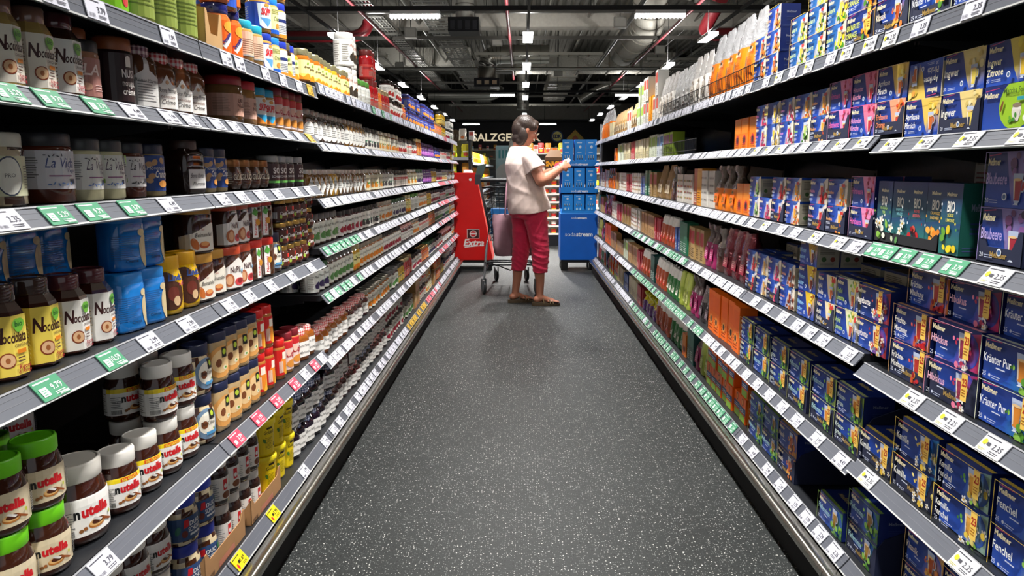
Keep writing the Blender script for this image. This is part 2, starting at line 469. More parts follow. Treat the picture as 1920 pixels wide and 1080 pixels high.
jar('mand', 'spread_jar', 'gold-lidded almond cream jar', 'sqf', .085, .118, '#3a2116', '#d59c3e', (.06, .66, None), a_mand, lmetal=False)
def a_nup(A):
    A.poly([(0, 0), (1, 0), (1, .6), (.62, 1), (.3, .72), (0, .66)], '#ece6df'); A.ell(.35, .28, .2, .22, '#b0643c'); A.ell(.35, .28, .12, .15, '#d9a37a'); A.text('NuPli', .52, .52, .2, '#4a2226', .01, al='c', maxw=.28)
    A.ell(.62, .2, .2, .13, '#d0444a'); A.ell(.64, .23, .12, .08, '#8c2a2a'); A.ell(.72, .56, .07, .07, '#7fb0d0')
jar('nup', 'spread_jar', 'coral-lidded hazelnut cream jar', 'sqf', .078, .117, '#402418', '#d4502e', (.05, .74, None), a_nup)
def a_nud(A):
    A.rect(.42, 0, .58, 1, '#ece8e2'); A.text('Nudossi', .545, .08, .12, '#c21d24', .02, rot=pi/2); A.ell(.58, .5, .1, .11, '#c98a2a'); A.poly([(.42, .8), (.5, 1), (.6, .85), (.54, .7)], '#4f9a3c')
jar('nud', 'spread_jar', 'red-lidded nougat cream jar', 'sqf', .085, .118, '#4a2c1c', '#d82a1e', (.06, .8, None), a_nud)
def a_cao(A):
    A.rect(0, 0, 1, 1, '#4c2216'); A.text('Caotina', .5, .35, .3, '#f0ebe4', .02, .15, al='c', maxw=.36); A.rect(.56, .7, .7, 1, '#d8322a'); A.bars(.1, .1, .25, .6, '#eee', 8); A.ell(.35, .25, .12, .16, '#a7c24a'); A.ell(.62, .25, .14, .14, '#b23a2a')
jar('cao', 'spread_jar', 'small gold-lidded cocoa cream jar', 'jam', .07, .075, '#3d1c12', '#b9964c', (.12, .66, '#4c2216'), a_cao, lmetal=True)
def a_lin(A):
    A.ell(.46, .36, .4, .36, '#4a2818'); A.ell(.36, .8, .22, .14, '#4a2818'); A.ell(.5, .4, .16, .18, '#6e2f22'); A.ell(.56, .22, .1, .12, '#d9b68a')
    A.text('Lindt', .56, .72, .15, '#24427e', .05, .15, al='c'); A.text('LAIT', .62, .58, .09, '#c43a6a', .02)
def m_lin(ld, r, z0, h): pass
jar('lin', 'spread_jar', 'yellow jar with brown oval patches and orange-printed lid', 'nut', .085, .132, '#f0bd12', '#f2b413', (.08, .78, None), a_lin)
def a_blu(A):
    A.ell(.74, .36, .16, .42, '#d8c396', rot=.1); A.ell(.68, .84, .09, .09, '#d8c396'); A.lines(.2, .2, .62, .8, 12, '#1c5c9a'); A.text('Creme', .4, .12, .08, '#12304e', .01)
jar('blu', 'spread_jar', 'bright blue plastic spread jar', 'sqf', .08, .118, '#1c78c8', '#1f82d2', (.06, .76, None), a_blu)
def a_pro(A):
    A.ell(.5, .5, .34, .5, '#3a4258', 18); A.ell(.5, .5, .31, .46, '#e4e2d6', 18); A.text('PRO', .5, .47, .1, '#555', 0, al='c'); A.lines(.68, .2, .95, .8, 9, '#77735f'); A.lines(.05, .2, .3, .8, 9, '#77735f')
jar('pro', 'spread_jar', 'ivory-lidded striped duo cream jar', 'str', .085, .112, '#4a3428', '#d8d6c6', (.14, .68, '#d6d6b2'), a_pro, stripes=('#4a3026', '#c8b898'))
def a_lav(tc, fl='#6a86c0', gr=None):
    def f(A):
        A.text('La Vida', .5, .56, .26, tc, 0, .25, al='c', maxw=.34); A.text('Vegan', .56, .44, .1, tc, 0, .2)
        A.lines(.08, .3, .28, .85, 9, '#666'); A.rect(.36, .33, .62, .36, '#8a4a7a'); A.rect(.6, .14, .66, .26, '#1d2c4a')
        for i in range(6): A.ell(.36+i*.045, .12+.03*(i % 2), .05, .02, fl, 8, i)
        for i in range(5): A.ell(.33+i*.04, .88-.03*(i % 2), .04, .015, '#3b3440', 8, i*2)
        if gr: A.poly([(.66, 1), (.78, 1), (.78, .62)], gr); A.rect(.8, .18, .88, .3, '#8fc23a')
    return f
jar('lavb', 'spread_jar', 'wide dark-lidded vegan spread jar with white label', 'str', .1, .118, '#5a2a1a', '#26262b', (.2, .74, '#dad7dc'), a_lav('#3c4d86'))
jar('lavl', 'spread_jar', 'dark-lidded cream vegan spread jar', 'str', .072, .112, '#d6cfa4', '#3a3b3c', (.18, .74, '#e6e4dd'), a_lav('#4a3050', gr='#9cc84a'))
jar('lavd', 'spread_jar', 'dark-lidded brown vegan spread jar', 'str', .072, .11, '#5a2c1c', '#2a2a30', (.2, .74, '#d4d0cf'), a_lav('#38303a', '#444'))
def a_cru(A):
    for u, v in ((.34, .75), (.44, .8), (.38, .42), (.33, .3), (.6, .85)): A.ell(u, v, .1, .08, '#b58d63', 10, u*9)
    A.text('Mövenpick', .5, .6, .1, '#d9d4c4', 0, .2, al='c'); A.text('Crunchy', .58, .38, .2, '#f0ede4', .02, .15, al='c', maxw=.3); A.ell(.6, .2, .15, .1, '#e09a4a')
jar('cru', 'nut_butter_jar', 'navy nut cream jar printed with almonds', 'str', .068, .11, '#a89468', '#1d2238', (.1, .78, '#1b3f84'), a_cru)
GR = ('#c6262a', '#e7a8a2', '#f3ece4')
GD = ('#5a2a3a', '#b58a92', '#e8dcd8')
def a_bm(l2='Crème', l1='Bonne Maman'):
    def f(A):
        A.poly([(.24, 0), (.76, 0), (.76, .62), (.62, .72), (.5, .98), (.38, .72), (.24, .62)], '#efebe4')
        A.text(l1, .5, .46, .15, '#2a2020', 0, .3, al='c', maxw=.4); A.text(l2, .5, .12, .15, '#2a2020', 0, .3, al='c', maxw=.3); A.text('noisettes', .5, .3, .1, '#7a4a3a', 0, .3, al='c'); A.ell(.5, .76, .07, .06, '#c79a72')
    return f
jar('bm', 'spread_jar', 'brown cream jar with red gingham lid', 'sq', .072, .125, '#6e4026', '#c6262a', (.06, .64, None), a_bm(), ging=GR)
def a_bmd(A): A.poly([(.3, .1), (.72, .1), (.72, .9), (.3, .9)], '#cfccc9'); A.text('Bonne Maman', .5, .55, .2, '#222', 0, .3, al='c', maxw=.34); A.text('Marrons', .52, .22, .18, '#222', 0, .3, al='c', maxw=.3)
jar('bmd', 'spread_jar', 'dark chestnut spread jar with brown lid', 'sq', .08, .125, '#2c1810', '#3a241c', (.05, .5, None), a_bmd)
def a_glu(A): A.text('GLÜCK', .5, .4, .3, '#d9cdb8', .02, al='c', maxw=.4); A.lines(.1, .2, .3, .7, 5, '#b9a98c')
jar('glu', 'jam_jar', 'small rounded brown jar with copper lid', 'pot', .07, .085, '#4c2c18', '#8a5c34', (.1, .7, None), a_glu, lmetal=True)
def a_so(A): A.rect(0, 0, 1, 1, '#3c1c1e'); A.text('SO', .5, .5, .3, '#e3dedb', .03, al='c'); A.text('SCHOKO', .5, .28, .12, '#e3dedb', .01, al='c'); A.rect(0, 0, 1, .12, '#5aa24a')
jar('soj', 'spread_jar', 'dark jar with clear lid and green base stripe', 'str', .072, .1, '#2a1614', '#9c9c9a', (.15, .75, '#3c1c1e'), a_so)
def a_nus(A):
    A.text('NUSS', .56, .5, .17, '#eee8e2', .02, al='c', maxw=.26, sx=.8); A.text('nougat', .56, .32, .14, '#eee8e2', .01, al='c', maxw=.26); A.text('crème', .56, .14, .14, '#eee8e2', .01, al='c', maxw=.26); A.poly([(.5, .72), (.6, .72), (.6, .92), (.55, .96), (.5, .92)], '#e7e0d8')
jar('nus', 'spread_jar', 'dark aubergine nougat jar with copper lid', 'str', .075, .13, '#2c181a', '#9a5630', (.06, .76, '#2c181a'), a_nus)
def a_nut2(A): A.lines(.1, .08, .6, .95, 16, '#b9aeb0', .45); A.text('300 g', .3, .02, .05, '#ccc', 0)
jar('nus2', 'spread_jar', 'dark jar covered in fine print with copper lid', 'str', .085, .134, '#2c181a', '#94512c', (.05, .78, '#33201f'), a_nut2)
def a_pink(A): A.text('LA', .5, .55, .3, '#f0d8d4', .02, .2, al='c'); A.ell(.4, .25, .14, .1, '#d9a58a'); A.lines(.55, .15, .8, .35, 3, '#e9c5bd')
jar('pink', 'nut_butter_jar', 'dusty pink nut butter jar with black lid', 'str', .062, .105, '#a8765a', '#25201f', (.06, .7, '#b07a70'), a_pink)
def a_side(A): A.poly([(.4, 1), (.5, 1), (.52, .75), (.72, .6), (.72, 0), (.2, 0), (.2, .6), (.38, .75)], '#d6d4d0'); A.lines(.26, .1, .66, .55, 8, '#777'); A.text('Bonne Maman', .46, .5, .07, '#333', 0, .3, al='c')
jar('bms', 'spread_jar', 'gingham-lidded jar with paper seal over its lid', 'sq', .07, .128, '#5c3822', '#c6262a', (.04, .8, None), a_side, ging=GD)
def a_erd(A): A.text('ERD', .58, .62, .18, '#5a3428', .02, al='c', sx=.9); A.text('NUSS', .58, .4, .18, '#5a3428', .02, al='c', sx=.9); A.text('BUTTER', .58, .22, .11, '#7a5448', 0, al='c'); A.lines(.1, .2, .36, .85, 9, '#9a7462')
jar('erd', 'nut_butter_jar', 'large peanut butter jar with kraft label', 'str', .11, .128, '#86603a', '#9a2028', (.16, .62, '#c89a86'), a_erd)
jar('erds', 'nut_butter_jar', 'slim peanut butter jar with kraft label', 'str', .075, .125, '#a87a44', '#c2202c', (.16, .62, '#d2a894'), a_erd)
def a_ski(teal):
    def f(A):
        if teal: A.poly([(.2, 0), (.8, 0), (.8, .3), (.5, .12), (.2, .3)], '#e8892a'); A.poly([(.25, .35), (.75, .35), (.5, .05)], '#2aa0d0')
        else: A.rect(0, 0, 1, 1, '#2a4fb4'); A.poly([(.22, .95), (.78, .95), (.72, .1), (.5, -.1), (.28, .1)], '#e9eef2'); A.poly([(.3, .4), (.7, .4), (.5, .05)], '#5a9ad8')
        A.text('SKIPPY', .5, .52, .26, '#d3242c', .04, .12, al='c', maxw=.36); A.ell(.5, .9, .12, .07, '#d6913a')
    return f
jar('skit', 'nut_butter_jar', 'teal-lidded peanut butter jar with white label', 'str', .072, .118, '#c79448', '#22a2c8', (.1, .74, '#eef0ea'), a_ski(True))
jar('skib', 'nut_butter_jar', 'blue-lidded peanut butter jar with blue label', 'str', .072, .118, '#c08c42', '#1c3aa6', (.1, .74, '#2a4fb4'), a_ski(False))
def a_bpb(A): A.rect(0, .86, 1, 1, '#e9eaec'); A.rect(.1, .6, .9, .72, '#23306a'); A.lines(.12, .2, .88, .52, 5, '#8a8f9c'); A.rect(0, 0, 1, .14, '#d9852e')
jar('bpb', 'nut_butter_jar', 'royal-blue-lidded peanut butter jar with white label', 'str', .075, .118, '#c48f46', '#2238a8', (.08, .76, '#e4e3de'), a_bpb)
def a_crn(A): A.rect(0, 0, 1, .16, '#1c58b8'); A.text('Crunchy', .5, .5, .16, '#3a6a2a', .01, .2, al='c', maxw=.3); A.ell(.5, .3, .12, .1, '#c98a3a'); A.lines(.3, .76, .7, .95, 3, '#7a8a3a')
jar('crn', 'nut_butter_jar', 'azure-lidded crunchy peanut jar with cream label', 'str', .068, .118, '#c8974c', '#1f7ed0', (.08, .76, '#eedf9c'), a_crn)
def a_prb(A): A.rect(0, .75, 1, 1, '#c8262c'); A.text('ültje', .5, .45, .2, '#b5262c', .03, .15, al='c'); A.ell(.5, .2, .25, .14, '#d98e3c'); A.ell(.38, .6, .1, .12, '#eec4b0')
jar('prb', 'nut_butter_jar', 'maroon-lidded peanut butter jar with pale label', 'str', .068, .135, '#b98448', '#7c1c26', (.08, .78, '#e7ccc4'), a_prb)
def a_olv(A): A.rect(.28, .8, .72, .92, '#eef0e8'); A.lines(.25, .2, .75, .65, 6, '#5c6c2a'); A.ell(.3, .85, .1, .07, '#e8e8dc')
jar('olv', 'drink_powder_tin', 'large olive green cocoa powder canister', 'str', .1, .17, '#7f8f3c', '#22201e', (.1, .8, '#8a9a46'), a_olv, cat='canister')
def a_lim(A): A.text('Bio', .5, .35, .3, '#f2f6dc', .04, .2, al='c'); A.ell(.6, .2, .1, .12, '#c83a3a'); A.lines(.1, .3, .35, .7, 4, '#d8efa0')
jar('lim', 'drink_powder_tin', 'lime green cocoa powder canister', 'str', .1, .15, '#7cc01e', '#d9dcd0', (.06, .82, '#7cc01e'), a_lim, cat='canister')
def a_ovo(A): A.rect(0, 0, 1, 1, '#f0661c'); A.poly([(.35, .2), (.7, .75), (.78, .65), (.43, .12)], '#f2f0ec'); A.text('Ovomaltine', .39, .22, .12, '#23307a', .04, rot=.85, maxw=.36); A.ell(.6, .75, .25, .16, '#f9a53a'); A.lines(.12, .3, .3, .85, 6, '#f9c8a0')
jar('ovo', 'spread_jar', 'orange-labelled malt spread jar with navy lid', 'jam', .075, .135, '#b05a22', '#23286a', (.06, .74, '#f0661c'), a_ovo, lmetal=None)
def a_krf(A): A.lines(.3, .15, .7, .75, 7, '#8b6a55'); A.rect(0, 0, 1, .06, '#9aa0a0')
jar('krf', 'nut_butter_jar', 'teal-lidded nut butter jar with kraft paper label', 'str', .08, .125, '#b58c4e', '#1fa0b8', (.2, .74, '#dcb79c'), a_krf)
def a_tubb(A): A.rect(0, .2, 1, .9, '#2c55b8'); A.lines(.1, .3, .6, .8, 8, '#c3d4f4'); A.rect(.7, .1, .98, .85, '#d8dde8'); A.lines(.72, .2, .95, .75, 9, '#555')
jar('tubb', 'nut_butter_jar', 'wide peanut butter tub with tan lid', 'str', .115, .115, '#b98a44', '#c89a4e', (.08, .78, '#2c55b8'), a_tubb, cat='tub')
# ---- honey, jam and fruit spreads: a family of shapes, fills, lids and labels
def a_hon(A): A.rect(0, 0, 1, .3, '#f08a1e'); A.poly([(.1, .3), (.3, .12), (.5, .34), (.7, .1), (.95, .3)], '#f6dc62'); A.text('dreyer', .5, .58, .14, '#4a3a14', .02, al='c', maxw=.3); A.ell(.5, .82, .07, .07, '#7aa23a')
def a_dia(A): A.poly([(.5, .0), (.7, .5), (.5, 1.0), (.3, .5)], '#e0e0da'); A.lines(.36, .35, .64, .65, 3, '#7a7a78'); A.text('Honig', .5, .68, .1, '#333', 0, .2, al='c')
def a_rnd(A): A.ell(.5, .46, .33, .42, '#dddcd6', 18); A.lines(.35, .3, .65, .7, 4, '#6f6f6d')
def a_frt(c, leaf='#4f8a3a', txt='Konfitüre', tc='#2c2a26'):
    def f(A):
        A.text(txt, .5, .7, .13, tc, .0, .15, al='c', maxw=.34)
        for u, v, r in ((.44, .3, .15), (.56, .26, .13), (.5, .42, .11)): A.ell(u, v, r, r, c)
        A.ell(.6, .46, .1, .05, leaf, 8, .5); A.lines(.08, .15, .3, .85, 8, '#9a968c'); A.lines(.72, .15, .94, .85, 8, '#9a968c')
    return f
def a_mark(c, t='Frucht'):
    def f(A): A.rect(0, .6, 1, .82, c); A.text(t, .5, .64, .13, '#f4f2ea', .01, al='c'); A.lines(.25, .12, .75, .5, 5, '#8a8478')
    return f
def a_bmj(t):
    def f(A): A.rect(.22, .08, .78, .92, '#eae7e1'); A.text('Bonne Maman', .5, .62, .17, '#2a2020', 0, .3, al='c', maxw=.46); A.text(t, .5, .25, .16, '#2a2020', 0, .3, al='c', maxw=.4)
    return f
J = 'jam_jar'; H = 'honey_jar'
for row in (
 ('hon', H, 'honey jar with yellow and orange label', 'jam', .068, .118, '#a4601a', '#b9b48a', (.08, .66, '#efe39a'), a_hon, True),
 ('hond', H, 'dark honey jar with yellow and orange label', 'jam', .074, .122, '#2c1a10', '#9a9468', (.08, .66, '#efe39a'), a_hon, True),
 ('hong', H, 'golden honey jar with pale yellow label', 'jam', .068, .118, '#c99a24', '#b9b48a', (.08, .66, '#efe39a'), a_hon, True),
 ('dkr', H, 'dark honey jar with round white label', 'sq', .066, .12, '#33200f', '#8c8882', (.06, .7, None), a_rnd, True),
 ('ambr', H, 'amber honey jar with round white label', 'sq', .066, .12, '#7a5210', '#8c8882', (.06, .7, None), a_rnd, True),
 ('amb', H, 'amber honey jar with white diamond label', 'sq', .066, .108, '#6e4a12', '#b4b0a8', (.04, .74, None), a_dia, True),
 ('gld', H, 'pale golden honey jar with white diamond label', 'sq', .066, .108, '#c08c14', '#b4b0a8', (.04, .74, None), a_dia, True),
 ('wtub', 'honey_tub', 'tall white tub with dark flower pattern', 'str', .09, .15, '#e4e2dc', '#e6e4de', (.05, .8, '#e6e2da'), a_frt('#3a3228', '#a86a2a', 'Honig', '#b04a2a'), False),
 ('wht', 'syrup_bottle', 'white-labelled syrup jar with green lid', 'jam', .07, .12, '#4a3a24', '#4e8a34', (.06, .74, '#e2e4de'), a_mark('#c9ccc4', 'Sirup'), False),
 ('tallr', 'fruit_puree_jar', 'tall red fruit puree jar', 'jam', .075, .15, '#a01c20', '#6b2320', (.08, .5, '#b83a34'), a_mark('#8c1c1e'), False),
 ('org', 'fruit_puree_jar', 'orange fruit puree jar', 'jam', .07, .13, '#e0741c', '#c8b48c', (.1, .5, '#ec9a3a'), a_mark('#d8641a'), True),
 ('red', 'fruit_puree_jar', 'crimson fruit puree jar', 'jam', .07, .13, '#a42326', '#c8b48c', (.1, .5, '#c25a4a'), a_mark('#8c1c24'), True),
 ('blw', 'jam_pot', 'blue-labelled jam jar with navy lid', 'jam', .07, .1, '#3a1a2a', '#242c6e', (.08, .7, '#2d3f9a'), a_frt('#e8902e', '#f0e6c0', 'Schwartau', '#f4f0e0'), False),
 ('wrd', 'jam_pot', 'white-labelled jam jar with red medallion', 'jam', .07, .105, '#3a1416', '#2c2422', (.06, .72, '#efece6'), a_frt('#b82c30'), True),
 ('orr', 'jam_pot', 'orange-red jelly jar with striped label', 'jam', .068, .11, '#c4491c', '#c9a26a', (.08, .7, '#e88a4a'), a_mark('#c83a1c', 'Gelee'), True),
 ('prp', 'jam_pot', 'purple-labelled berry jam jar', 'jam', .068, .11, '#3c1838', '#4a2a6a', (.08, .74, '#6a3a86'), a_frt('#b86ac0', '#d8c8e8', 'Beere', '#efe6f4'), False),
 ('whb', 'jam_pot', 'square white-labelled jar with black lid', 'sq', .07, .11, '#2c1c16', '#23211f', (.05, .76, '#e8e6dd'), a_frt('#38363a', '#3f7a5a', 'Extra'), False),
 ('crm', 'jam_pot', 'cream-labelled jar with silver lid', 'sq', .07, .11, '#8a6a30', '#b9b6ae', (.05, .74, '#e9e2c4'), a_frt('#e0902c'), True),
 ('red2', 'fruit_spread_jar', 'dark jar with red banner label', 'jam', .068, .105, '#2c1214', '#2a2422', (.06, .7, '#e6dcd2'), a_mark('#d4302a'), False),
 ('wf1', 'fruit_spread_jar', 'fruit spread jar with white label and black lid', 'jam', .072, .112, '#4a1418', '#1f1d1d', (.05, .74, '#e9e8e0'), a_frt('#a0203a', txt='Erdbeere'), False),
 ('wf2', 'fruit_spread_jar', 'apricot spread jar with white label and silver lid', 'jam', .07, .112, '#9a5a20', '#a8a498', (.05, .72, '#e9e6d6'), a_frt('#e8872a', txt='Aprikose'), True),
 ('wf3', 'fruit_spread_jar', 'forest fruit jar with white label and green lid', 'jam', .07, .112, '#2a1422', '#2f5a38', (.05, .72, '#e6e8df'), a_frt('#3a2a5a', txt='Pflaume'), False),
 ('wf4', 'fruit_spread_jar', 'pale-labelled organic fruit jar with grey lid', 'jam', .068, .12, '#3c2018', '#6c6a68', (.08, .72, '#dcdccf'), a_frt('#588a4a', txt='Bio Apfel'), False),
 ('bmr', J, 'strawberry jam jar with red gingham lid', 'sq', .074, .105, '#4a0e10', '#c6262a', (.08, .66, None), a_bmj('Fraises'), False),
 ('bmo', J, 'apricot jam jar with red gingham lid', 'sq', .074, .11, '#8a4a14', '#c6262a', (.08, .66, None), a_bmj('Abricots'), False),
 ('bmk', J, 'blueberry jam jar with blue gingham lid', 'sq', .074, .105, '#180a1a', '#2c3a6a', (.08, .66, None), a_bmj('Myrtilles'), False),
 ('yel', 'mustard_jar', 'yellow-filled jar with dark lid', 'jam', .07, .12, '#b08a1e', '#2c2a28', (.1, .5, '#d8b84a'), a_mark('#6a5a1c', 'Curd'), False),
):
    k = row[0]
    jar(*row[:-1], lmetal=row[-1], ging={'bmr': GR, 'bmo': GR, 'bmk': ('#26345e', '#8a94b4', '#e6e6ea')}.get(k))

# ------------------------------------------------------------------ boxes of tea
NAVY = '#172a6e'; BLUE = '#2350b6'
def logo(A, u, v, s, c='#efe2b8'):
    A.text('Meßmer', u, v, s, c, .03, maxw=.3); A.poly([(u+.02, v+s*1.25), (u+.3, v+s*1.5), (u+.3, v+s*1.62), (u+.02, v+s*1.4)], '#c43a6e')
def glass(A, u, v, s, tea, n=1):
    # tea glass: tapering bowl, foot, handle; s relative to the height
    k = A.H/A.W
    f = lambda pts: [(u+x*s*k, v+y*s) for x, y in pts]
    A.ell(u+.24*s*k, v+.1*s, .13*s, .2*s, '#c9d4ea'); A.ell(u+.24*s*k, v+.1*s, .09*s, .15*s, tea)
    A.poly(f([(-.26, .5), (.26, .5), (.16, -.35), (.08, -.45), (-.08, -.45), (-.16, -.35)]), '#b9c6e2')
    A.poly(f([(-.22, .3), (.22, .3), (.13, -.36), (-.13, -.36)]), tea); A.poly(f([(-.22, .3), (-.14, .3), (-.09, -.3), (-.12, -.3)]), '#f7e6cc')
    A.ell(u, v+.3*s, .21*s, .045*s, '#f0c890'); A.poly(f([(-.14, -.5), (.14, -.5), (.05, -.44), (-.05, -.44)]), '#d5deee')
def fruits(A, u, v, s, cols, n=7, seed=1, flower=False):
    rr = random.Random(seed); k = A.H/A.W
    for i in range(n):
        a, b, r = rr.uniform(-.5, .5), rr.uniform(-.45, .45), rr.uniform(.12, .22)
        c = cols[i % len(cols)]
        if flower and i % 2 == 0:
            for j in range(5): A.ell(u+(a*s+cos(j*1.257)*r*s*.7)*k, v+b*s+sin(j*1.257)*r*s*.7, r*s*.5, r*s*.36, '#f3f0ea', 7, j*1.257)
            A.ell(u+a*s*k, v+b*s, r*s*.35, r*s*.35, '#e8b82c', 7)
        else: A.ell(u+a*s*k, v+b*s, r*s, r*s*rr.uniform(.6, 1), c, 10, rr.uniform(0, 3))
def tea_front(style, title, tc, glow, tea, cols, flag=None, flower=False, bg=NAVY, bg2=BLUE, seed=1):
    def f(A):
        k = A.H/A.W
        if style == 'glass':      # wide 25-bag carton
            A.poly([(0, 0), (1, 0), (1, 1), (0, 1)], None, [bg2, bg, bg, bg])
            A.poly([(.3, 0), (1, 0), (1, .42), (.52, .2)], None, [bg2, glow, glow, bg2]); A.poly([(.42, 0), (1, 0), (1, .95), (.62, .8)], None, [bg2, glow, glow, bg2]); A.ell(.78, .45, .4, .42, glow, 18, c2=bg2)
            fruits(A, .86, .3, .6, cols, 7, seed, flower); glass(A, .7, .5, .72, tea); fruits(A, .74, .16, .5, cols, 8, seed+3, flower)
            fruits(A, .62, .62, .3, cols, 3, seed+5)
            logo(A, .07, .76, .13)
            tt = title.split('|')
            for i, t in enumerate(tt): A.text(t, .06, (.44 if len(tt) == 1 else .5)-.24*i, .2 if len(tt) == 1 else .17, tc, .012, maxw=.5, sx=.82)
            A.lines(.3, .34 if len(tt) == 1 else .2, .5, .4 if len(tt) == 1 else .24, 1, '#c9cfe4', .5)
            A.text('25', .06, .1, .11, '#dfe4f2', 0); A.ell(.2, .15, .04, .04, '#c9cfe4'); A.lines(.24, .1, .4, .2, 2, '#b9c2dc')
        elif style == 'slant':    # 20-bag carton with slanted light panel
            A.poly([(0, 0), (1, 0), (1, 1), (0, 1)], None, [bg2, bg2, bg, bg])
            A.poly([(.44, 1), (1, 1), (1, .1), (.68, 0), (.58, .3)], None, [glow, glow, bg2, bg2, glow]); fruits(A, .8, .72, .5, cols, 9, seed, flower)
            glass(A, .78, .34, .55, tea); logo(A, .06, .76, .13)
            tt = title.split('|')
            for i, t in enumerate(tt): A.text(t, .05, (.42 if len(tt) == 1 else .46)-.24*i, .21 if len(tt) == 1 else .17, tc, .012, maxw=.5, sx=.85)
            A.ell(.52, .2, .07, .07, '#e8ecf4'); A.ell(.52, .2, .045, .045, '#4a6a9a'); A.text('20', .06, .08, .09, '#dfe4f2', 0); A.lines(.18, .08, .4, .16, 2, '#b9c2dc')
        elif style == 'wedge':    # smaller 18-bag carton, blue corner and cream sweep
            A.poly([(0, 0), (1, 0), (1, 1), (0, 1)], None, [bg2, '#e9dcc6', '#e9dcc6', bg2])
            A.poly([(0, 0), (.36, 0), (.42, .4), (.62, .75), (.9, 1), (0, 1)], None, [bg2, bg2, bg2, bg2, '#3f79cf', bg])
            fruits(A, .8, .3, .6, cols, 8, seed, flower); glass(A, .7, .5, .66, tea); fruits(A, .68, .14, .45, cols, 7, seed+4, flower)
            logo(A, .07, .76, .13); A.text(title, .06, .44, .12, tc, .015, maxw=.38); A.lines(.06, .3, .34, .4, 2, '#dfe4f2'); A.lines(.06, .1, .28, .22, 3, '#b9c2dc')
        elif style == 'tall':     # upright organic tea
            A.poly([(0, 0), (1, 0), (1, 1), (0, 1)], None, [glow, glow, bg, bg]); A.poly([(0, .15), (1, .15), (1, .45), (0, .4)], None, [glow, glow, '#1f4a7a', '#1c4070'])
            A.text('Meßmer', .5, .82, .055, '#f1e7c4', .03, al='c', maxw=.6); A.text('BIO', .5, .6, .15, '#f4f3ec', .03, al='c', sx=.6); 
            for i, t in enumerate(title.split('|')): A.text(t, .5, .53-.07*i, .045, tc, .02, al='c', maxw=.7)
            fruits(A, .5, .2, .34, cols, 10, seed, flower)
            for i, (u, v) in enumerate(((.1, .7), (.12, .5), (.88, .6), (.85, .44), (.1, .36), (.92, .36))): A.ell(u, v, .016, .022, cols[i % len(cols)] if i % 2 else '#dfe8f0', 8)
        elif style == 'green':
            A.poly([(0, 0), (1, 0), (1, 1), (0, 1)], None, [bg2, bg2, bg, bg]); A.ell(.68, .52, .62, .56, glow, 20)
            A.ell(.7, .36, .17, .2, '#e9e4dc'); A.ell(.7, .5, .16, .05, '#8a7a66'); A.poly([(.62, .4), (.78, .4), (.75, .14), (.65, .14)], '#dcd6cc'); fruits(A, .62, .16, .3, ['#3f8a2a', '#62a832'], 6, seed)
            A.ell(.42, .5, .04, .14, '#7a4a22', 8, -.3); A.text(title, .44, .78, .13, '#3c5a22', .01, maxw=.48); A.rect(.72, .6, .9, .68, '#2f9aa8'); logo(A, .05, .72, .13); A.ell(.9, .2, .07, .07, '#eef2e8')
        if flag and style in ('glass',):
            A.rect(.83, .3, .955, .97, '#f4c95c'); A.text(flag, .845, .66, .19, '#b22a1c', .03, maxw=.1, sx=.8); A.lines(.845, .42, .94, .62, 3, '#b06a1c')
        elif flag: A.rect(.8, .7, .96, .82, '#c8342c')
    return f
def carton(key, desc, w, h, d, front, side='navy', name='tea_box', cat='box', col=NAVY, topc=None, pl=None, edge='#e6c76a', flip=0):
    def build(parts, nm):
        mb = MB(); e = .0006
        mb.box(-w/2, w/2, -d/2, d/2, 0, h, col if side != 'plain' else '#cfc6b8')
        fm = flat_map(w, -d/2)
        if flip: f0 = fm; fm = lambda u, v, o: f0(w-u, h-v, o)
        A = Art(mb, w, h, fm, base=1); front(A)
        if edge and side != 'plain':
            for r in ((0, 0, .012, 1), (.0, .985, 1, 1)): A.rect(*r, edge)
        for sg in (1, -1):
            S = Art(mb, d, h, side_map(w/2, d, sg), base=1)
            if side in ('plain', 'beige'):
                S.rect(0, 0, 1, 1, '#cfc6b0'); S.rect(0, .9, 1, 1, BLUE); S.lines(.12, .5, .9, .85, 6, '#7d7668'); S.ell(.3, .3, .09, .09, '#5a7a4a'); S.ell(.7, .3, .09, .09, '#a04a3a'); S.lines(.12, .06, .88, .18, 3, '#8d8678')
            elif side == 'navy': S.text('Meßmer', .3, .62, .1, '#8f95ae', .02, maxw=.5); S.lines(.3, .3, .75, .5, 3, '#3c4a80'); S.lines(.1, .06, .6, .14, 2, '#4c5a8a')
            elif side == 'bars': S.bars(.3, .2, .7, .45, '#e6e6e6', 10); S.lines(.2, .6, .8, .85, 5, '#aaa')
        T = Art(mb, w, d, top_map(w, d, h), base=1)
        if topc: T.rect(0, 0, 1, 1, topc); T.lines(.3, .3, .8, .7, 2, '#c9b8a0')
        elif side in ('navy', 'beige'): T.rect(0, 0, 1, .12, edge or BLUE); T.text('Meßmer', .2, .45, .2, '#b9a878', .02)
        return mb.mesh(nm), []
    kind(key, name, cat, desc, w, d, h, build, pl or desc[:-3]+'boxes' if desc.endswith('box') else pl, parts=False)
G = ['#e8c94a', '#d8b030', '#f0dc80']; OR = ['#e8843a', '#f0b04a', '#c8502a']; PK = ['#d03a6a', '#b02a4a', '#e87a9a']; GN = ['#5c9a34', '#8abf4a', '#3c7428']; DK = ['#3a2a4a', '#6a3a6a', '#8a5a9a']
RD = ['#c8242c', '#9a1a22', '#e05a4a']; AP = ['#a8c83a', '#d8403a', '#e8d070']
TEA = {}
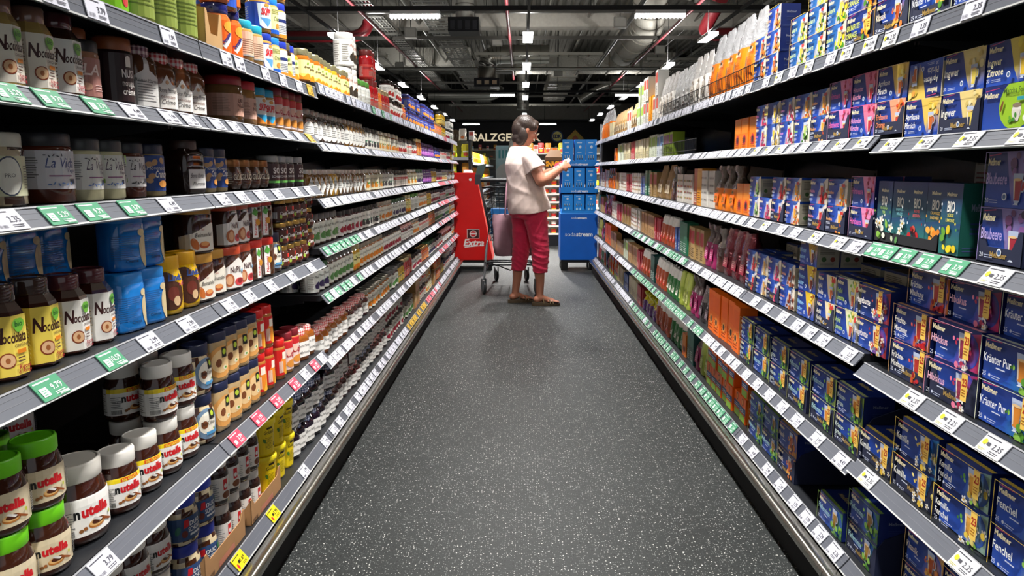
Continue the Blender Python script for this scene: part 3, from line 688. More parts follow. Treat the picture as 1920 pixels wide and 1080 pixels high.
def tb(key, kindtxt, style, title, tc, glow, tea, cols, flag=None, flower=False, size=None, side='navy', **kw):
    w, h, d = size or {'glass': (.155, .081, .078), 'slant': (.138, .078, .068), 'wedge': (.124, .073, .062), 'tall': (.073, .142, .062), 'green': (.142, .078, .068)}[style]
    TEA[key] = (w, h, d)
    carton(key, kindtxt+' tea box', w, h, d, tea_front(style, title, tc, glow, tea, cols, flag, flower, seed=len(TEA), **{k: v for k, v in kw.items() if k in ('bg', 'bg2')}), side, **{k: v for k, v in kw.items() if k not in ('bg', 'bg2')})
tb('hib', 'hibiskus', 'glass', 'Hibiskus', '#f2b9cf', '#c02a58', '#a83a5a', PK, '23', True, edge='#e79ab0')
tb('kpur', 'herbal kräuter pur', 'glass', 'Kräuter Pur', '#eceef4', '#2f8aa8', '#d9852e', GN, '25', edge='#dfe3c8')
tb('hage', 'rosehip', 'glass', 'Hagebutte', '#f2e9e4', '#c03a34', '#b0302c', RD, '25', True, edge='#f0c84a')
tb('frm', 'mixed fruit', 'glass', 'Früchte-|Mischung', '#f4f0e8', '#d8782a', '#b4322a', RD+OR, '25', edge='#e4b078')
tb('kam', 'camomile', 'glass', 'Kamille', '#f4f4ee', '#2f86c8', '#e0a040', G, '25', True, edge='#f2d15a')
tb('kamf', 'camomile fennel', 'glass', 'Kamille-|Fenchel', '#f4f4ee', '#8aa890', '#e0a040', GN+G, '23', True, edge='#f2d15a')
tb('fen', 'fennel', 'glass', 'Fenchel', '#eef0ea', '#8a9a3a', '#d8963a', GN+G, '25', edge='#f2d15a')
tb('kra', 'herb garden', 'glass', 'Kräuter-|garten', '#cfe0d8', '#8aa83a', '#dc8a30', GN, '25', edge='#bfc98a')
tb('pfm', 'peppermint', 'glass', 'Pfefferminze', '#a9d4d8', '#9ab83c', '#e08a2c', GN, '25', edge='#c9d09a')
tb('pfd', 'dark green peppermint', 'glass', 'Pfefferminze', '#a9d4d8', '#3f7a3a', '#a87a2a', GN, None, edge='#7da04a')
tb('kla', 'classic black', 'glass', 'Klassik', '#ecdcc0', '#c88a3a', '#b8501c', OR, None, edge='#d9b06a')
tb('gtm', 'green tea mint', 'wedge', 'GRÜNER TEE', '#d8e88a', '#e8d8a0', '#d8c04a', GN+G, '25', size=(.13, .077, .065), bg='#1c4f8a', bg2='#2a6ab0')
tb('gtz', 'green tea lemon', 'wedge', 'GRÜNER TEE', '#dfe86a', '#2f8a6a', '#e8d24a', ['#f2dc2a', '#e8c81a', '#3f8a2a'], '25', size=(.13, .077, .065), bg='#1c4f8a', bg2='#2a6ab0')
tb('gto', 'green tea orange', 'glass', 'GRÜNER TEE|ORANGE', '#d8e05a', '#e8a83a', '#e8b04a', ['#ee8a1c', '#f2b23a', '#4f8a2a'], '25')
tb('orb', 'spiced orange', 'wedge', 'Orange', '#e8a84a', '#f0c98a', '#d0602a', OR, '25', size=(.13, .077, .065))
tb('ing', 'ginger', 'slant', 'Ingwer', '#f6f2e6', '#ecd488', '#e8cf5a', ['#e8d79a', '#d9bf6e', '#efe2b4'], edge='#efe0a0')
tb('inz', 'ginger lemon', 'slant', 'Ingwer|Zitrone', '#f4ecc0', '#e8d060', '#e6bf3a', ['#f2dc4a', '#e8c83a'], edge=None)
tb('apr', 'apricot peach', 'slant', 'Aprikose|Pfirsich', '#f2f0ea', '#efc95c', '#cf6a2a', G+['#f0a84a'], edge='#efd0a0')
tb('aprf', 'upside-down apricot peach', 'slant', 'Aprikose|Pfirsich', '#f2f0ea', '#efc95c', '#cf6a2a', G+['#f0a84a'], edge=None, flip=1, side='beige')
tb('ero', 'strawberry orange', 'slant', 'Erdbeere|Orange', '#f08a5a', '#f0a07a', '#d0422a', ['#e8502a', '#f08a3a', '#f2b89a'], edge='#f0c0a0')
tb('hol', 'elder cherry', 'slant', 'Holunder|Kirsche', '#f0a0c8', '#e87a9a', '#c0283a', PK+RD, edge='#e85a8a')
tb('him', 'pink raspberry', 'slant', 'Himbeere', '#e86ab0', '#e88ab8', '#b82a4a', PK, edge='#e8a0c8', size=(.13, .077, .065))
tb('mat', 'bright green matcha', 'green', 'Matcha Spirit', '#3c5a22', '#9cc82c', '#9cc82c', GN, side='beige', edge=None)
tb('ble', 'blueberry', 'slant', 'Blaubeere', '#b9a8e0', '#8a7ab8', '#a82a3a', DK, size=(.125, .1, .07), edge='#9a8ac8')
tb('wpk', 'small pink berry', 'wedge', 'Beeren', '#d86aa8', '#f0c8d0', '#b0285a', PK, side='beige', edge=None)
tb('wyl', 'small yellow camomile', 'wedge', 'Kamille', '#f0d85a', '#f4e4a0', '#e8c43a', G, side='beige', edge=None, flower=True)
tb('wmg', 'small magenta cherry', 'wedge', 'Kirsche', '#d88ac8', '#f0d0d8', '#c02a5a', PK+['#f0e8e8'], side='beige', edge=None)
tb('wor', 'small orange rooibos', 'wedge', 'Rooibos', '#f0a85a', '#f4d0a0', '#e8a02a', OR, 'x', side='beige', edge=None)
tb('wgr', 'small green herb', 'wedge', 'Fasten', '#a8d86a', '#dce8b0', '#b8d06a', GN+['#f4f0e0'], side='beige', edge=None)
tb('wrd', 'small red fruit', 'wedge', 'Früchte', '#e88aa0', '#f4dcd0', '#c42a30', RD, side='beige', edge=None) if False else None
tb('wre', 'small red fruit', 'wedge', 'Früchte', '#e88aa0', '#f4dcd0', '#c42a30', RD, side='beige', edge=None)
tb('wva', 'small vanilla', 'wedge', 'Vanille', '#e8d8a0', '#f0dcb0', '#d8a050', ['#d8b878', '#b88848', '#efe0b8'], side='beige', edge=None)
tb('wbr', 'small brown spice', 'wedge', 'Glühzauber', '#e8a070', '#d8a070', '#8a3420', ['#8a4a2a', '#6a2a1c', '#c87a4a'], side='beige', edge=None)
tb('wsf', 'small sunflower yellow winter', 'slant', 'Winter-|zauber', '#9ad0f0', '#e0b82c', '#7a2c1c', ['#e8c02c', '#8a3a22', '#f4d860'], size=(.13, .08, .065), side='beige', edge=None)
tb('wap', 'apple vanilla', 'slant', 'Apfel|Vanille', '#f0ead8', '#ead9b8', '#c8602a', AP, size=(.12, .076, .065), side='beige', edge=None)
tb('wal', 'apple lime', 'slant', 'Apfel|Limette', '#b8d86a', '#e4e4b8', '#c85a3a', AP+GN, size=(.125, .08, .07), side='beige', edge='#d8dcb8')
for k, t, c, cols, fl in (('b1', '10 KRÄU-|TER', '#a8d06a', GN+['#f0f0e0'], True), ('b2', 'PFEFFER-|MINZE', '#8ad0d8', ['#e8ecd8', '#5c9a54', '#cfd8b8'], True), ('b3', 'ROTE|BEEREN', '#e86a6a', RD+['#2a1c2a'], False), ('b4', 'ORANGE|INGWER', '#e8c060', ['#f0902a', '#f4b24a'], False), ('b5', 'SÜSSE|LIMONE', '#e8dc5a', ['#f2dc2a', '#e8cc2a', '#6aa83a'], False)):
    tb('bio'+k, {'b1': 'tall organic herb', 'b2': 'tall organic mint', 'b3': 'tall organic berry', 'b4': 'tall organic orange', 'b5': 'tall organic lemon'}[k], 'tall', t, c, '#2c7470', '#fff', cols, None, fl, bg='#18286a', bg2=BLUE, col='#1f5a50' if k == 'b5' else '#14204e', edge=None)
def back_front(A):
    A.rect(0, 0, 1, 1, '#c9c0a8'); A.rect(0, .93, 1, 1, NAVY); A.lines(.1, .55, .9, .88, 6, '#6f6858'); A.lines(.1, .1, .4, .45, 5, '#6f6858'); A.ell(.6, .3, .1, .1, '#5a7a4a'); A.ell(.8, .3, .1, .1, '#4a4a44')
carton('bak', 'tea box turned with its beige back', .12, .09, .08, back_front, 'plain', col='#8a7a80', edge=None, pl='turned tea boxes')
# ---- shelf-ready trays that hold the boxes
def tray_kind(key, desc, w, d, h, col, notch=.5, back=None, mk=None, low=.3):
    def build(parts, nm):
        mb = MB(); t = .002
        mb.box(-w/2, w/2, -d/2, d/2, 0, t, col, MATTE)
        # front lip with a scooped middle
        hi, lo = h*notch, h*low
        pts = [(-w/2, 0), (w/2, 0), (w/2, hi), (w/2-.012, hi), (w/2-.03, lo), (-w/2+.03, lo), (-w/2+.012, hi), (-w/2, hi)]
        n = len(pts)
        mb.add([(x, -d/2, z) for x, z in pts]+[(x, -d/2+t, z) for x, z in pts], [tuple(range(n)), tuple(range(2*n-1, n-1, -1))]+[(i, i+n, (i+1) % n+n, (i+1) % n) for i in range(n)], col, MATTE)
        for s in (-1, 1):
            x0, x1 = (s*w/2, s*w/2-s*t)
            p = [(-d/2, 0), (d/2, 0), (d/2, h), (d/2-.02, h), (-d/2+.02, h*.62), (-d/2, hi)]
            m = len(p)
            mb.add([(x0, y, z) for y, z in p]+[(x1, y, z) for y, z in p], [tuple(range(m)), tuple(range(2*m-1, m-1, -1))]+[(i, i+m, (i+1) % m+m, (i+1) % m) for i in range(m)], col, MATTE)
        mb.box(-w/2, w/2, d/2-t, d/2, 0, h, back or col, MATTE)
        if mk:
            A = Art(mb, w, h, flat_map(w, -d/2), base=2); mk(A)
        return mb.mesh(nm), []
    kind(key, 'display_tray', 'tray', desc, w, d, h, build, parts=False)
def mk_m(A): A.text('Meßmer', .5, .08, .07, '#a8894a', .03, al='c')
def mk_c(A): A.rect(.3, .04, .7, .26, '#b8705a'); A.bars(.05, .05, .2, .2, '#6a4a30', 8)
tray_kind('trw', 'narrow navy display tray holding small tea boxes', .132, .19, .15, '#141c3c', .42, mk=mk_m, low=.2)
tray_kind('trn', 'navy display tray holding small tea boxes', .1425, .19, .15, '#141c3c', .42, mk=mk_m, low=.2)
tray_kind('trb', 'navy display tray holding large tea boxes', .16, .2, .16, '#141c3c', .45, mk=mk_m, low=.18)
tray_kind('trk', 'black scalloped tray holding tall tea boxes', .285, .1, .12, '#12131a', .3, mk=None, low=.2)
tray_kind('trc', 'brown cardboard tray with printed sides', .26, .2, .075, '#a87c50', 1, mk=mk_c, low=.7)
tray_kind('trs', 'small brown cardboard tray', .1, .2, .16, '#b08a58', .6, mk=None, low=.25)
# ---- bags, packs and tins
def bag(key, name, desc, w, d, h, c1, c2, split=.55, art=None, mat1=PRINT, mat2=FOIL, top='fin', cat='bag', seed=1, bottom=None):
    def build(parts, nm):
        mb = MB(); rr = random.Random(seed); n = 20; R = []; lv = 14
        for i in range(lv+1):
            t = i/lv; z = h*t
            sx = w/2*(1-.06*t-(.12*t*t if top == 'fin' else 0)); sy = d/2*((1-t**2.2)*.93+.07)
            if top == 'roll': sx = w/2*(1-.1*t**3); sy = d/2*(1-.55*t**3)
            if top == 'tie': nk = math.exp(-((t-.76)/.11)**2); sx = w/2*(1-.66*nk-.12*(t > .76)*(1-nk)); sy = d/2*(1-.6*nk-.35*t*(1-nk))
            if i == 0: sx *= .95; sy *= .92
            ring = []
            for k in range(n):
                a = 2*pi*k/n; e = 3.2
                q = 1/(abs(cos(a))**e+abs(sin(a))**e)**(1/e)
                j = 1+(rr.uniform(-.06, .06) if 0 < i else 0)*(.5+t)
                ring.append((sx*q*j*cos(a)+.004*sin(t*9+k), sy*q*j*sin(a), z+(rr.uniform(-.006, .006) if i in (lv,) else 0)))
            R.append(ring)
        cut = round(split*lv)
        rings(mb, R[:cut+1], c1, mat1); rings(mb, R[cut:], c2, mat2)
        if bottom: mb.box(-w*.5, w*.5, -d*.5, d*.5, 0, h*.07, bottom, PRINT)
        if art:
            A = Art(mb, w*.8, h*split*.9, lambda u, v, o: (u-w*.4, -d/2*max(.2, (1-((v+.01)/h)**2.2)*.93+.07)*1.0-.0035-o, v+h*.04), base=1); A.strip = w*.1
            # drape the print: cut into level strips too
            art(A)
        return mb.mesh(nm), []
    kind(key, name, cat, desc, w, d, h, build, parts=False)
def a_cof(A): A.text('KAFFEE', .5, .78, .09, '#f6e6c8', .02, al='c', maxw=.8); A.ell(.5, .88, .09, .05, '#3a2a1c'); A.lines(.25, .2, .8, .7, 9, '#c8600c'); A.ell(.2, .5, .07, .2, '#8a6a4a')
def a_gen(c, c2='#f0ead8'):
    def f(A): A.rect(.15, .25, .85, .75, c); A.lines(.25, .35, .75, .65, 4, c2); A.ell(.5, .86, .1, .06, c2)
    return f
bag('cbo', 'coffee_bag', 'orange coffee bag with silver foil top', .15, .1, .29, '#f07c12', '#c4c4c6', .6, a_cof, seed=3)
bag('cbs', 'coffee_bag', 'silver foil coffee bag', .11, .08, .24, '#c9c7c4', '#dad9d8', .5, a_gen('#e9e6e2', '#8a8680'), FOIL, seed=5)
bag('cbw', 'coffee_bag', 'white coffee bag', .11, .08, .25, '#e6e1da', '#dedad6', .6, a_gen('#d9cfc2', '#8c7a64'), seed=7)
bag('cbk', 'snack_bag', 'brown kraft paper bag', .11, .08, .2, '#a98655', '#b8966a', .6, a_gen('#d8c8a8', '#6a5234'), mat2=MATTE, seed=9)
bag('mrn', 'snack_bag', 'maroon foil pouch', .12, .08, .2, '#6a1424', '#781c2c', .6, a_gen('#8c2236', '#e0b0a8'), FOIL, seed=11, top='roll')
bag('cle', 'snack_bag', 'orange-printed clear dried fruit pouch', .12, .08, .19, '#f08018', '#6a5a50', .5, a_gen('#e86a10', '#3a6a2a'), top='tie', seed=13)
bag('mag', 'snack_bag', 'magenta-labelled clear pouch with tied top', .1, .07, .2, '#96225a', '#5c4a48', .6, a_gen('#b83070', '#f0c8d8'), top='tie', seed=15)
bag('bea', 'snack_bag', 'clear pouch of dark beans with tied top', .1, .07, .19, '#4a2c28', '#8a8078', .55, None, GLOSS, top='tie', seed=17)
bag('gry', 'snack_bag', 'grey and clear foil pouch', .1, .07, .17, '#3c3638', '#77706e', .6, a_gen('#5a4a52', '#c8b8c0'), FOIL, seed=19)
bag('cbm', 'coffee_bag', 'small silver foil pouch', .1, .075, .185, '#b9b6b2', '#d8d6d4', .5, a_gen('#e0dcd6', '#8a8680'), FOIL, seed=6)
bag('kwt', 'snack_bag', 'kraft bag with white folded top', .09, .07, .17, '#b4502c', '#e9e4dc', .75, a_gen('#c83a2a', '#f0e0d0'), mat2=PRINT, seed=21, top='roll')
bag('grw', 'snack_bag', 'green bag with white folded top', .09, .07, .17, '#2f7a3c', '#e9e4dc', .75, a_gen('#f0ece0', '#3a6a2a'), mat2=PRINT, seed=23, top='roll')
bag('ygr', 'snack_bag', 'lime green paper packet', .08, .06, .18, '#aab84a', '#b8c45c', .6, a_gen('#dce08a', '#5a6a1c'), mat2=PRINT, seed=25, top='roll')
bag('yws', 'snack_bag', 'yellow and purple net bag', .08, .08, .13, '#6a3a86', '#e8d81c', .6, None, GLOSS, GLOSS, top='tie', seed=27)
def pk(key, name, desc, w, h, d, col, art, side=None, cat='box', **kw): carton(key, desc, w, h, d, art, side or 'own', name=name, cat=cat, col=col, edge=None, **kw)
def a_pk(c2, c3='#f4efe2', t=None, tc='#222', dot=None):
    def f(A):
        A.rect(.08, .5, .92, .9, c2); A.lines(.15, .08, .85, .4, 5, c3)
        if t: A.text(t, .5, .62, .12, tc, .02, al='c', maxw=.8)
        if dot: A.ell(.5, .3, .14*A.W/A.H*1.6, .14*A.W/A.H*1.6, dot); A.ell(.5, .3, .09*A.W/A.H*1.6, .09*A.W/A.H*1.6, '#2a2422')
    return f
P_ = 'grocery_box'
pk('obx', P_, 'tall orange box with dark ring', .1, .19, .07, '#ee6a14', a_pk('#e85c0c', '#8c3408', dot='#f49a4a'))
pk('otn', 'grocery_tin', 'orange tin with red oval badge', .09, .12, .09, '#ef7c16', a_pk('#f08a22', '#c85c0c', dot='#c0263a'), cat='tin')
def a_otc(A): A.rect(0, .35, 1, .6, '#24407a'); A.ell(.5, .8, .12, .16, '#3a2a1c'); A.ell(.5, .8, .08, .11, '#f08a3a'); A.lines(.1, .4, .9, .55, 2, '#e8eef4'); A.rect(.1, .02, .9, .3, '#8ab83a')
pk('oct', 'fruit_bar_box', 'orange and blue organic bar box', .085, .1, .075, '#ee6414', a_otc)
pk('whx', P_, 'white box with red panel', .09, .16, .07, '#e2ded6', a_pk('#cf5b4c', '#8a8478'))
pk('whg', P_, 'white box with green panel', .09, .15, .07, '#e6e6dc', a_pk('#86b84a', '#8a8478'))
pk('orx', P_, 'rust-coloured box with barcode', .09, .18, .07, '#b8502c', a_pk('#c8643c', '#ecd8c4'), side='bars')
pk('yox', P_, 'amber yellow box with barcode', .09, .18, .07, '#f0a01c', a_pk('#f4b23a', '#8a4a0c'), side='bars')
pk('dtx', P_, 'white box dotted with black', .11, .17, .07, '#d9d4cb', lambda A: [A.ell(.15+.23*(i % 4), .2+.2*(i//4), .03, .03, '#2a2622', 8) for i in range(16)])
pk('crx', P_, 'cream long-life carton', .075, .14, .07, '#d8cda4', a_pk('#e4dcb8', '#6a6448'))
pk('bwx', P_, 'white and blue carton', .075, .14, .07, '#dfe6ec', a_pk('#4a8ac8', '#5a6a7c'))
pk('gwx', P_, 'white and lime carton', .07, .15, .06, '#dfe6d0', a_pk('#9cc83c', '#6a7a5c'))
pk('ppx', P_, 'lime box with purple top', .09, .14, .07, '#a8c83a', a_pk('#7a2a6a', '#4a5a1c'))
pk('rkx', P_, 'kraft box with red stripe', .08, .16, .06, '#b0905c', a_pk('#b0242c', '#5a4428'))
pk('dgx', P_, 'dark green box with barcode', .1, .17, .06, '#1f6a4c', a_pk('#2a7a5a', '#d8e4dc'), side='bars')
pk('wpx', P_, 'pale box with coloured fruit prints', .07, .15, .05, '#dcd6cc', lambda A: [A.ell(.2+.3*(i % 3), .18+.2*(i//3), .05, .04, ('#c8402c', '#4f8a3a', '#e8b03a', '#7a3a6a')[i % 4], 8) for i in range(12)])
pk('brx', P_, 'tan box with brown label', .07, .15, .05, '#b98f5c', a_pk('#8a5a34', '#5a3c20'))
pk('mrx', P_, 'slim red box', .06, .14, .05, '#a82430', a_pk('#c8404a', '#f0d8d0'))
pk('blx', P_, 'slim blue box', .06, .13, .05, '#2a4a8a', a_pk('#4a7ac0', '#e0e8f0'))
pk('grx', P_, 'dark teal tall box', .08, .17, .08, '#1a4a46', a_pk('#2a6a5c', '#c8d8d0'))
pk('wpd', 'paper_card', 'small white folded paper card', .05, .06, .012, '#eae6de', lambda A: A.lines(.2, .2, .8, .8, 3, '#b8b2a6'), cat='card')
pk('ksq', P_, 'open kraft carton of small sachets', .1, .1, .1, '#b8935e', a_pk('#c8a878', '#c83a4a'))

# ------------------------------------------------------------------ shelving
XF = {-1: .735, 1: .835}
JN = {-1: [.79+.99*i for i in range(9)], 1: [.85+.985*i for i in range(9)]}
# strip height and tilt of every shelf, (near bays, far bays)
SH = {-1: {1: [('L1', 1.432, 12), ('L2', 1.268, 40), ('L3', 1.088, 40), ('L4', .824, 40), ('L5', .475, 40)],
           2: [('L1', 1.452, 12), ('L2', 1.245, 40), ('L3', 1.038, 40), ('L4', .858, 40), ('L5', .682, 40), ('L6', .432, 40)]},
      1: {1: [('R1', 1.455, 14), ('R2', 1.215, 40), ('R3', .973, 40), ('R4', .675, 40), ('R5', .425, 40)],
          2: [('R1', 1.457, 14), ('R2', 1.225, 40), ('R3', .97, 40), ('R4', .695, 40), ('R5', .41, 40)]}}
NB = {-1: 2, 1: 1}       # how many bays are 'near'
ZB = .155                # middle of the bottom tray's strip
def bay_of(side, y):
    J = JN[side]
    for i in range(8):
        if J[i] <= y < J[i+1]: return i
    return 0 if y < J[0] else 7
def strip_z(side, sh, y):
    if sh == 'B': return ZB, 40
    g = 1 if bay_of(side, y) < NB[side] else 2
    for n, z, t in SH[side][g]:
        if n == sh: return z, t
    return None
def shelf_top(side, sh, y):
    z, t = strip_z(side, sh, y); return z+.021*cos(radians(t))+.001
TAGS = {}
def tag_mesh(kind_, price, big=True):
    key = (kind_, price)
    if key in TAGS: return TAGS[key]
    bg, ink = {'W': ('#d0d0da', '#4a4a54'), 'E': ('#e0e0e4', '#44444c'), 'G': ('#468c68', '#d6e6dc'), 'R': ('#cc3c54', '#f6e0e4'), 'Y': ('#f0d81e', '#2a2414'), 'C': ('#c9a23c', '#3a2c10'), 'S': ('#c4c8d8', '#5a5c6c')}[kind_]
    W, H_ = .066, .037
    mb = MB(); mb.box(-W/2, W/2, -.0008, .0008, -H_/2, H_/2, bg)
    A = Art(mb, W, H_, lambda u, v, o: (u-W/2, -.0008-o, v-H_/2), base=1)
    A.lines(.05, .84, .9, .93, 1, ink, .7)
    A.text(price, .95-.11*len(price), .36, .3, ink, .015)
    A.lines(.5, .12, .95, .3, 2, ink, .4)
    if kind_ in ('E',): A.ell(.16, .55, .16, .16, '#e3d82c'); A.rect(.28, .42, .42, .6, ink); A.lines(.06, .1, .4, .26, 2, '#c9c04a')
    elif kind_ == 'G': A.rect(.08, .18, .34, .6, '#e8f4ec'); A.lines(.12, .24, .3, .56, 3, '#4f9c74'); A.bars(.6, .04, .95, .16, '#e8f4ec')
    elif kind_ == 'Y': A.ell(.14, .3, .12, .2, '#c8242c'); A.rect(.3, .4, .46, .6, ink)
    elif kind_ == 'R': A.rect(.08, .2, .3, .5, '#f6c8cc')
    else: A.bars(.06, .1, .34, .26, ink)
    TAGS[key] = mb.mesh('price_tag'); return TAGS[key]
PR = ['2.35', '3.79', '1.99', '2.99', '4.49', '5.99', '3.29']
NTH = 'first second third fourth fifth sixth seventh eighth'.split()
def make_bay(side, i):
    J = JN[side]; y0, y1 = J[i], J[i+1]; ym = (y0+y1)/2; xf = XF[side]*side; a = -side; L = y1-y0
    near = i < NB[side]
    root = bpy.data.objects.new('shelving_bay', None); COL.objects.link(root); root.location = (xf+side*.25, ym, 0)
    root['category'] = 'shelf unit'; nm = 'jar' if side < 0 else 'tea'
    root['label'] = 'dark metal %s shelving bay, %s' % (nm, ['closest to the camera', 'second along the aisle', 'third along the aisle', 'fourth along the aisle', 'fifth along the aisle', 'sixth along the aisle', 'seventh along the aisle', 'at the far aisle end'][i])
    root['group'] = 'shelving bays on the %s side of the aisle' % nm
    def P(x, y, z): return (x-root.location.x, y-ym, z)
    def bx(mb, xa, xb, ya, yb, za, zb, c, m=DARK):
        p, q = P(min(xa, xb), ya, za), P(max(xa, xb), yb, zb); mb.box(p[0], q[0], p[1], q[1], p[2], q[2], c, m)
    xb = xf+side*.5
    mb = MB(); bx(mb, xb, xb-side*.02, y0+.002, y1-.002, .1, 1.66, '#111', DARK); mb.obj('back_panel', root)
    mb = MB(); bx(mb, xb, xb-side*.05, y1-.03, y1-.001, .02, 1.68, '#222', DARK)
    for k in range(22): bx(mb, xb-side*.0505, xb-side*.051, y1-.02, y1-.012, .2+k*.066, .225+k*.066, '#050505', MATTE)
    mb.obj('upright', root)
    # base: recessed plinth, deck and steel bumper
    base = MB(); bx(base, xf+side*-.022, xb, y0, y1, 0, .09, '#0b0b0c', MATTE); bx(base, xf+side*.012, xb, y0, y1, ZB-.012, ZB+.0165, '#16171a')
    bo = base.obj('plinth', root)
    mb = MB(); prof = []
    for k in range(9):
        g = -pi/2+pi*k/8; prof.append((xf+a*(.045+.014*cos(g)), .122+.017*sin(g)))
    prof += [(xf+a*.02, .139), (xf+a*.02, .105)]
    n = len(prof); R = [[P(x, y, z) for x, z in prof] for y in (y0+.001, y1-.001)]
    rings(mb, R, '#c9c5bb', STEEL); mb.obj('bumper_rail', bo)
    def strip(parent, zs, t, nm):
        t = radians(t); h = .021
        mb = MB()
        def q(k, dep): # k -1 bottom .. 1 top along the strip; dep outwards
            return (xf+a*(-k*h*sin(t))+a*dep*cos(t), zs+k*h*cos(t)+dep*sin(t))
        for k0, k1, d0, c in ((-1, 1, 0, '#585b63'), (.86, 1, .0016, '#8f9094'), (-1, -.84, .0016, '#b9bab8'), (-.1, -.06, .0004, '#6a6c72'), (.42, .45, .0004, '#5e6066')):  # paler top and bottom lips are edge highlights put into the colour
            A0, A1, B0, B1 = q(k0, d0), q(k1, d0), q(k0, -.003), q(k1, -.003)
            pts = []
            for y in (y0+.003, y1-.003):
                for s_ in (A0, A1, B1, B0): pts.append(P(s_[0], y, s_[1]))
            mb.add(pts, [(0, 1, 5, 4), (1, 2, 6, 5), (2, 3, 7, 6), (3, 0, 4, 7), (3, 2, 1, 0), (4, 5, 6, 7)], c, PRINT)
        return mb.obj('price_rail', parent)
    def tags(parent, zs, t, lst):
        t = radians(t)
        for y, kd, pr in lst:
            if not (y0+.036 < y < y1-.036): continue
            d = .0028
            x, z = xf+a*d*cos(t), zs+d*sin(t)
            link('price_tag', tag_mesh(kd, pr), parent, P(x, y, z), (-t, 0, pi/2 if side < 0 else -pi/2))
    tops = SH[side][1 if near else 2]
    for j, (n, zs, t) in enumerate(tops):
        ztop = zs+.021*cos(radians(t))
        mb = MB(); bx(mb, xf+side*.016, xb-side*.02, y0+.003, y1-.003, ztop-.022, ztop, '#111', DARK)
        for yy in (y0+.004, y1-.012):   # slanted brackets under the board
            p = [P(xb, yy, ztop-.022), P(xb, yy, ztop-.09), P(xf+side*.08, yy, ztop-.03), P(xf+side*.08, yy, ztop-.022)]
            p2 = [(u, v+.008, w_) for u, v, w_ in p]
            mb.add(p+p2, [(0, 1, 2, 3), (7, 6, 5, 4), (0, 4, 5, 1), (1, 5, 6, 2), (2, 6, 7, 3), (3, 7, 4, 0)], '#111', DARK)
        so = mb.obj('shelf', root)
        strip(so, zs, t, 'x'); tags(so, zs, t, TAGLIST(side, n, i))
        if side > 0 and n in ('R1', 'R2') and (i in (2, 3) if n == 'R1' else i == 3):   # wire guard that keeps bags in
            mb = MB(); xg = xf+side*.028
            for zz in (ztop+.02, ztop+.075): mb.tube([P(xg, y0+.02, zz), P(xg, y1-.02, zz)], .0022, '#1a1a1c', PRINT, 5)
            for k in range(40): yy = y0+.03+k*(L-.06)/39; mb.tube([P(xg, yy, ztop+.001), P(xg, yy, ztop+.075)], .0013, '#1a1a1c', PRINT, 4)
            mb.obj('wire_guard', so)
    strip(bo, ZB, 40, 'x'); tags(bo, ZB, 40, TAGLIST(side, 'B', i))
    if i == 7:   # end panel with pale edge
        mb = MB(); bx(mb, xf+side*.06, xb, y1+.012, y1+.03, .0, 1.67, '#16171a', PRINT)
        bx(mb, xf+side*.05, xf+side*.075, y1+.008, y1+.034, .02, 1.685, '#c9ccd0', PRINT); bx(mb, xf+side*.05, xb, y1+.008, y1+.034, 1.67, 1.685, '#c9ccd0', PRINT)
        mb.obj('end_panel', root)
    return root
NEARTAGS = {
 'L1': 'W1.23 W1.35 W1.62 W1.93 W2.02 W2.22 W2.38 W2.55 C2.68',
 'L2': 'G.98 G1.1 G1.2 G1.33 W1.45 W1.6 W1.7 W1.85 W1.96 W2.08 W2.2 W2.4 W2.52 C2.66',
 'L3': 'W1.07 G1.19 G1.29 G1.42 W1.57 W1.86 W1.99 W2.13 W2.28 W2.48 W2.62',
 'L4': 'G1.13 G1.31 W1.45 W1.62 W1.86 W2.0 W2.18 W2.38 W2.6',
 'L5': 'W1.23 R1.86 R2.02 R2.18 R2.36 W2.48 R2.6 W2.7',
 'B': 'Y1.83 Y2.1 W2.42 W2.7',
 'R1': 'W1.0 W1.25 W1.47 W1.66 E1.79', 'R2': 'E.95 E1.1 E1.29 E1.45 E1.6 E1.75',
 'R3': 'G1.0 G1.19 E1.33 G1.46 G1.56 G1.65 G1.73 G1.79', 'R4': 'E1.05 E1.29 E1.43 E1.57', 'R5': 'E1.1 E1.34 E1.74', 'RB': 'W1.25 W1.6'}
